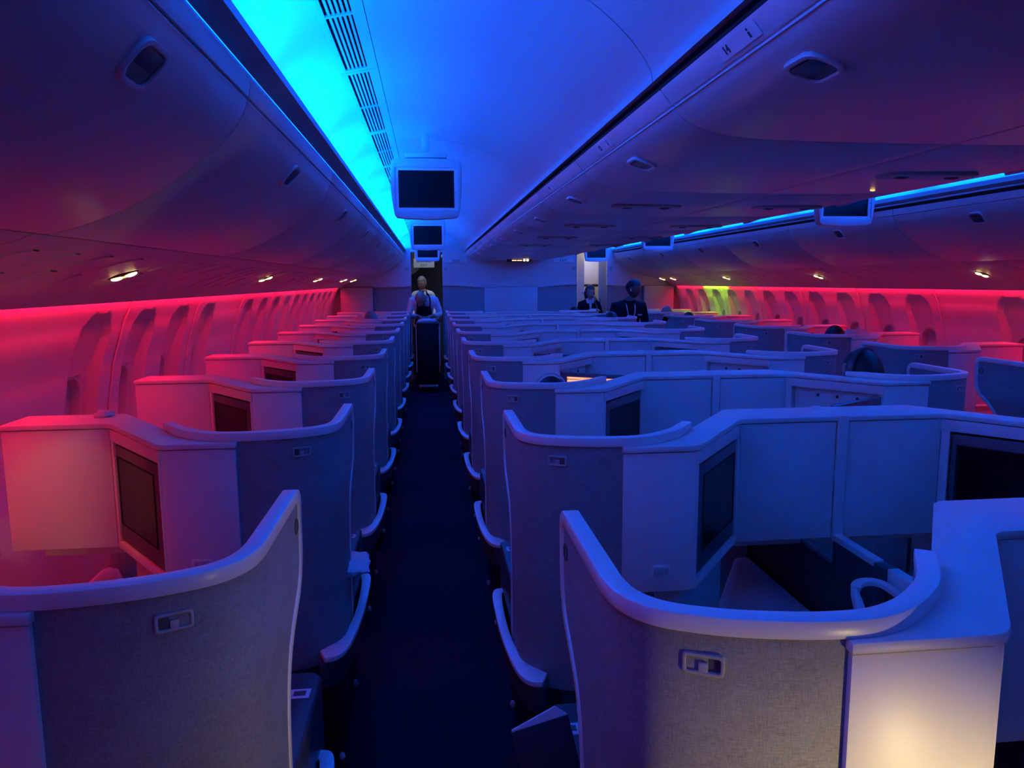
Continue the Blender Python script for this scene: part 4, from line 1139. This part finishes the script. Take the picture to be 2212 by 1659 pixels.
# bottle held over the trolley
bm = bmesh.new()
prof = [(.0, 0), (.028, 0), (.031, .02), (.031, .13), (.024, .16), (.012, .19), (.012, .225), (0, .225)]
rings = [[bm.verts.new((r * math.cos(2 * PI * k / 14), r * math.sin(2 * PI * k / 14), z)) for k in range(14)] for r, z in prof[1:-1]]
for i in range(len(rings) - 1):
    for k in range(14): bm.faces.new((rings[i][k], rings[i][(k + 1) % 14], rings[i + 1][(k + 1) % 14], rings[i + 1][k]))
bm.faces.new(rings[0][::-1]); bm.faces.new(rings[-1])
tag(link('bottle', fin(bm), 'steel', None, (.16, 12.02, 1.045)), 'shiny bottle standing on the drinks trolley behind the bald man', 'bottle')

# --- trolley ---
def trolley(loc, label, D=.80):
    root = empty('service_trolley', loc, label, 'trolley')
    bm = bmesh.new(); box(bm, -.155, .155, 0, D, .12, 1.0); link('body', fin(bm, bevel=.012, seg=3), 'cart', root)
    bm = bmesh.new(); box(bm, -.135, .135, -.012, 0, .16, .96); dr = link('door', fin(bm, bevel=.006), 'cart', root)
    bm = bmesh.new(); box(bm, -.03, .03, -.024, -.012, .86, .885); link('latch', fin(bm, bevel=.003), 'dark', dr)
    bm = bmesh.new(); box(bm, -.165, .165, -.012, D + .012, .995, 1.03); link('top', fin(bm, bevel=.010, seg=3), 'dark', root)
    for s_ in (-1, 1):
        bm = bmesh.new(); tube(bm, [(s_ * .165, -.004, .30), (s_ * .165, -.006, .97)], .005, 8); link('edge_rail', fin(bm), 'rim', root)
        for yy in (.08, D - .08):
            bm = bmesh.new(); tube(bm, [(s_ * .12 - .014, yy, .05), (s_ * .12 + .014, yy, .05)], .05, 16); ws = link('caster', fin(bm), 'dark', root)
            bm = bmesh.new(); box(bm, s_ * .12 - .02, s_ * .12 + .02, yy - .02, yy + .02, .05, .125); link('caster_fork', fin(bm), 'steel', ws)
    bm = bmesh.new(); box(bm, -.14, .14, -.03, 0, .085, .115); link('brake_bar', fin(bm, bevel=.004), 'psu', root)
    return root
trolley((-.035, 10.78, 0), 'tall narrow black service trolley in the left aisle, pushed by the bald man', .40)
trolley((-.01, 11.72, 0), 'second dark trolley standing behind the bald man at the left opening')
def cloth_blob(name, loc, r, mt, label, cat, seed=0, sub=3, parent=None, flat=.25):
    random.seed(seed); bm = bmesh.new(); bmesh.ops.create_icosphere(bm, subdivisions=4, radius=1.0)
    ph = [random.uniform(0, 6) for _ in range(8)]
    for v in bm.verts:
        p = v.co.normalized(); q = 1 + .09 * math.sin(5 * p.x + ph[0]) * math.cos(4 * p.y + ph[1]) + .06 * math.sin(9 * p.y + ph[2] + 3 * p.z) + .04 * math.sin(13 * p.x + ph[3] + 5 * p.y)
        sx = math.copysign(abs(p.x) ** .75, p.x); sy = math.copysign(abs(p.y) ** .75, p.y)
        v.co = Vector((sx * r[0] * q, sy * r[1] * q, p.z * r[2] * q))
        if v.co.z < -r[2] * flat: v.co.z = -r[2] * flat
    for v in bm.verts: v.co.z += r[2] * flat
    o = link(name, fin(bm), mt, parent, loc); 
    if label: tag(o, label, cat)
    return o
cloth_blob('folded_cloth', (-.04, 10.90, 1.031), (.14, .09, .035), 'linen', 'crumpled white cloth on top of the trolley under the bald man', 'cloth', 3)

# --- woman beyond the right opening ---
V, E, Rr, k_ = standing(1.58)
def add(p, r, frm): V.append(p); Rr.append(r); E.append((frm, len(V) - 1)); return len(V) - 1
Rr[0] = (.14, .10); Rr[1] = (.11, .085); Rr[2] = (.135, .10); Rr[3] = (.115, .08); Rr[4] = (.045, .045); Rr[5] = (.042, .042)
a = add((-.145, .0, 1.235), .052, 3); b = add((-.19, .0, 1.01), .042, a); c_ = add((-.06, -.16, 1.10), .032, b); d = add((.0, -.20, 1.145), .024, c_)
hand(V, E, Rr, d, (.8, -.4, .1), (0, 0, -1), 1, .4, .92)
a = add((.145, .0, 1.235), .052, 3); b = add((.185, -.06, 1.04), .042, a); c_ = add((.14, -.15, 1.18), .032, b); d = add((.095, -.16, 1.265), .024, c_)
hand(V, E, Rr, d, (-.35, -.1, .9), (-.9, .2, 0), -1, .7, .92)
W_HEAD = ((.0, -.04, 1.435), (.30, -1), .30, .92)
P3 = build_person((2.615, 12.05, 0), 'brown-haired woman in a dark jacket with a white collar, hand raised to her chin', None, V, E, Rr,
                  lambda p: (0 if (p.z > 1.30 and abs(p.x) < .10) or (p.z > 1.30 and p.x > .06) or (p.y < -.185 and p.z < 1.2) else 1), W_HEAD, ['skin_l', 'navy'])
hair_shell(*W_HEAD, 'hair_b', P3, long=True, thick=1.10, front=.035)
bm = bmesh.new()
for s_ in (-1, 1):
    vs = [bm.verts.new(p) for p in [(s_ * .02, -.10, 1.25), (s_ * .035, -.085, 1.325), (s_ * .075, -.07, 1.315), (s_ * .055, -.105, 1.24)]]; vb = [bm.verts.new(v.co + Vector((0, .008, 0))) for v in vs]
    bm.faces.new(vs); bm.faces.new(vb[::-1])
    for k in range(4): bm.faces.new((vs[k], vb[k], vb[(k + 1) % 4], vs[(k + 1) % 4]))
prism(bm, [(-.03, 1.30), (.03, 1.30), (.008, 1.14), (-.008, 1.14)], -.112, -.085, axis='y')
link('collar', fin(bm), 'shirt', P3)
bm = bmesh.new(); tube(bm, catmull([(.075, -.06, 1.335), (.10, -.10, 1.25), (.115, -.13, 1.12), (.10, -.13, 1.0)], 5), [.018] * 16, 8); link('scarf', fin(bm), 'tan', P3)
bm = bmesh.new(); ellipsoid(bm, (-.085, .02, 1.42), (.028, .025, .022)); link('hair_tie', fin(bm), 'shirt', P3)

# --- man in navy in the right aisle, looking to the right ---
V, E, Rr, k_ = standing(1.74)
def add(p, r, frm): V.append(p); Rr.append(r); E.append((frm, len(V) - 1)); return len(V) - 1
Rr[2] = (.175, .115); Rr[3] = (.145, .09)
for i in range(6): V[i] = (V[i][0], V[i][1] - .10 * max(0, V[i][2] - .95), V[i][2] - .09 * max(0, (V[i][2] - .95)) * 2)
zt = V[3][2]
for s_ in (-1, 1):
    a = add((s_ * .175, -.03, zt - .01), .068, 3); b = add((s_ * .225, -.03, zt - .26), .054, a); c_ = add((s_ * .20, -.20, zt - .38), .040, b); d = add((s_ * .16, -.27, zt - .40), .028, c_)
    hand(V, E, Rr, d, (-s_ * .4, -.8, -.1), (0, 0, -1), s_, .4)
M_HEAD = ((.045, -.075, 1.505), (.95, -.55), .18, 1.0)
P4 = build_person((2.51, 9.25, 0), 'man in a dark navy uniform standing in the right aisle, face turned to the right', None, V, E, Rr,
                  lambda p: (0 if (p.z > zt + .055 and abs(p.x) < .075) or p.y < -.245 else 1), M_HEAD, ['skin_d', 'navy'])
hair_shell(*M_HEAD, 'hair_k', P4, thick=1.03, front=.045, low=.0)
bm = bmesh.new()
for s_ in (-1, 1): tube(bm, catmull([(s_ * .055, -.09, zt + .05), (s_ * .05, -.155, zt - .05), (s_ * .025, -.17, zt - .17), (.006, -.17, zt - .23)], 4), .006, 6)
link('lanyard', fin(bm), 'screenpl', P4)
bm = bmesh.new(); box(bm, -.02, .032, -.176, -.168, zt - .30, zt - .225); link('badge', fin(bm, bevel=.003), 'white', P4)
bm = bmesh.new(); box(bm, .085, .14, -.158, -.148, zt - .125, zt - .108); link('name_bar', fin(bm), 'white', P4)
bm = bmesh.new()
for s_ in (-1, 1): tube(bm, [(s_ * .062, -.05, zt + .062), (s_ * .05, -.115, zt + .045), (s_ * .02, -.145, zt - .03)], [.016, .016, .008], 8)
link('collar', fin(bm), 'navy', P4)
bm = bmesh.new(); tube(bm, [(-.010, -.145, 1.50), (-.004, -.155, 1.475)], .005, 6); link('earpiece', fin(bm), 'white', P4)

# --- seated passengers (each a whole seated figure inside a shell) ---
def seated(loc, rz, label, skin, hair, top, head_z, head_s=1.0, extras=None, dz=0, arm_out=False):
    sh = head_z - .30
    V = [(0, 0, .56), (0, -.02, .70), (0, -.04, sh - .12), (0, -.04, sh - .02), (0, -.03, sh + .05), (0, -.01, sh + .12)]
    Rr = [(.15, .11), (.14, .10), (.16, .10), (.135, .08), (.055, .055), (.05, .05)]
    E = [(0, 1), (1, 2), (2, 3), (3, 4), (4, 5)]
    def add(p, r, frm): V.append(p); Rr.append(r); E.append((frm, len(V) - 1)); return len(V) - 1
    for s_ in (-1, 1):
        a = add((s_ * .09, .05, .56), .085, 0); b = add((s_ * .10, .40, .57), .062, a); c_ = add((s_ * .10, .46, .16), .045, b); add((s_ * .10, .56, .06), (.04, .035), c_)
        if arm_out and s_ > 0:
            a = add((s_ * .17, -.03, sh - .04), .055, 3); b = add((.26, .12, sh - .16), .042, a); c_ = add((.36, .22, sh + .02), .030, b); d = add((.40, .25, sh + .10), .025, c_)
            hand(V, E, Rr, d, (.5, .3, .7), (-.3, .9, 0), 1, .6)
        else:
            a = add((s_ * .17, -.03, sh - .04), .055, 3); b = add((s_ * .21, .04, sh - .30), .044, a); c_ = add((s_ * .13, .24, .68), .033, b); d = add((s_ * .08, .30, .67), .026, c_)
            hand(V, E, Rr, d, (-s_ * .5, .8, 0), (0, 0, -1), s_, .4)
    hd = ((0, 0, head_z - .118 * head_s), (0.05, 1), .10, head_s)
    def fmm(p): return 0 if (p.z > sh + .03 and abs(p.x) < .08) or (.27 < p.y < .43 and .62 < p.z < .75 and abs(p.x) < .16) or (arm_out and p.x > .35) else (2 if p.z < .64 and p.y > .02 else 1)
    P = build_person(loc, label, None, V, E, Rr, fmm, hd, [skin, top, 'navy'])
    P.rotation_euler = (0, 0, rz)
    if hair: hair_shell(*hd, hair, P, thick=1.04, front=.04, low=-.03)
    if extras: extras(P, hd)
    return P
def headphones(P, hd):
    c, _, _, s = hd
    bm = bmesh.new(); pts = [Vector((c[0] + .096 * math.cos(a), c[1] - .005, c[2] + .132 * math.sin(a))) for a in [PI * k / 16 for k in range(17)]]
    sweep(bm, pts, [Vector((0, 1, 0))] * 17, [.014] * 17, [.006] * 17)
    hp = link('headphones', fin(bm), 'dark', P)
    for sx in (-1, 1):
        bm = bmesh.new(); ellipsoid(bm, (c[0] + sx * .094, c[1], c[2] - .01), (.022, .036, .042)); link('ear_cup', fin(bm), 'dark', hp)
seated((2.105, 3.40, 0), math.radians(20), 'seated passenger wearing dark over-ear headphones in the centre block, right half', 'skin_m', 'hair_k', 'navy', 1.262, 1.05, headphones)
def bandana(P, hd):
    c, _, _, s = hd
    bm = bmesh.new(); pts = [Vector((c[0] + .083 * math.cos(a), c[1] + .02 * math.sin(2 * a) - .01, c[2] + .125 * math.sin(a))) for a in [PI * k / 14 for k in range(15)]]
    sweep(bm, pts, [Vector((0, 1, 0))] * 15, [.007] * 15, [.003] * 15); link('head_band', fin(bm), 'screenpl', P)
seated((.525, 3.20, 0), math.radians(-20), 'dark-haired passenger just showing above the rim, watching the lit screen', 'skin_m', 'hair_k', 'navy', 1.184, .92, bandana)
seated((-.70, 9.02, 0), math.radians(20), 'grey-haired passenger by the left windows, head above the suite rims', 'skin_l', 'hair_g', 'shirt', 1.262, 1.0)
seated((3.33, 5.80, 0), math.radians(-20), 'black-haired passenger by the right windows, nearer of the dark heads there', 'skin_m', 'hair_k', 'navy', 1.226, 1.05)
seated((3.30, 10.12, 0), math.radians(-20), 'grey-haired passenger in the far rows by the right windows', 'skin_l', 'hair_g', 'navy', 1.250, 1.0)
seated((3.27, 9.14, 0), math.radians(-20), 'black-haired passenger beside the green-lit windows, barely showing', 'skin_m', 'hair_k', 'navy', 1.205, 1.0)
seated((2.15, 10.95, 0), math.radians(20), 'black-haired passenger in the last row, in front of the waiting woman', 'skin_m', 'hair_k', 'navy', 1.222, 1.0)
seated((2.12, 8.55, 0), math.radians(20), 'dark-haired passenger in the centre block, left of the navy uniformed man', 'skin_d', 'hair_k', 'navy', 1.245, 1.05)
seated((2.13, 7.45, 0), math.radians(10), 'passenger reaching a raised hand toward the right aisle', 'skin_m', 'hair_k', 'shirt', 1.16, .95, None, 0, True)

# ================================================================== LOOSE THINGS
def pillow(name, loc, r, mt, label, rz=0, rx=0, seed=1):
    o = cloth_blob(name, loc, r, mt, label, 'pillow', seed, flat=.9); o.rotation_euler = (rx, 0, rz); return o
pillow('pillow', (-1.17, 2.17, .52), (.17, .12, .07), 'pink', 'pinkish pillow in the nearest left window suite', .3, .25, 5)
pillow('pillow', (-.275, 2.42, .648), (.062, .10, .020), 'linen', 'crumpled white pillow poking out over the left aisle armrest', 0, 0, 9)
pillow('pillow', (3.60, 5.96, 1.05), (.13, .04, .07), 'linen', 'pale pillow behind the rim in the right window suites', 0, 0, 2)
cloth_blob('tissue', (-.91, 9.9, 1.158), (.03, .03, .022), 'linen', 'small crumpled tissue on a far left console top', 'tissue', 4, flat=.6)
cloth_blob('napkin', (-1.10, 2.60, 1.158), (.028, .03, .014), 'linen', 'crumpled napkin on the second left console top', 'napkin', 6, flat=.4)
# cream wall lining lit in the nearest left suite
bm = bmesh.new(); box(bm, -1.44, -1.415, 1.9, 2.44, .50, .735); tag(link('window_ledge', fin(bm, bevel=.004), 'cream'), 'cream lit ledge panel below the left windows beside the pink pillow', 'ledge')
bm = bmesh.new(); box(bm, -1.50, -1.38, 1.75, 2.45, .735, .765); tag(link('window_ledge', fin(bm, bevel=.008), 'psu'), 'dark red lit ledge top by the left windows, above the cream panel', 'ledge')
# magazines and cable in the stowage beside the nearest centre suite
root = empty('booklet', (.216, 1.235, .655), 'dark booklet with a pale swirl standing in the armrest gap right of the aisle', 'booklet')
root.rotation_euler = (math.radians(-12), math.radians(-11), math.radians(6))
bm = bmesh.new(); box(bm, -.055, .055, -.004, .0, .0, .140); link('cover', fin(bm, bevel=.001), 'ink', root)
bm = bmesh.new(); prism(bm, [(-.054, .002), (.054, .002), (.054, .140), (.035, .160), (-.054, .142)], .0, .006, axis='y'); link('pages', fin(bm, bevel=.001), 'white', root)
bm = bmesh.new(); prism(bm, [(-.055, .0), (-.040, .0), (-.055, .03)], -.006, -.004, axis='y'); link('torn_corner', fin(bm), 'white', root)
bm = bmesh.new(); tube(bm, catmull([(-.022, -.0055, .022), (-.010, -.0055, .040), (.0, -.0055, .020), (.012, -.0055, .042), (.026, -.0055, .034), (.034, -.0055, .014), (.020, -.0055, .012)], 5), .0022, 6); link('swirl', fin(bm), 'white', root)
# round cup in the nearest centre suite
bm = bmesh.new(); tube(bm, [(0, 0, 0), (0, 0, .06)], .033, 20); tag(link('cup', fin(bm, bevel=.003), 'dark', None, (1.262, 1.865, .622)), 'dark round cup in the side pocket of the nearest centre suite', 'cup')
# phone held out over the right aisle
bm = bmesh.new(); box(bm, -.035, .035, -.004, .004, -.05, .05); o = tag(link('phone', fin(bm, bevel=.003), 'screen', None, (2.515, 7.79, 1.165)), 'small dark phone held out over the right aisle rim', 'phone'); o.rotation_euler = (.3, .4, .5)
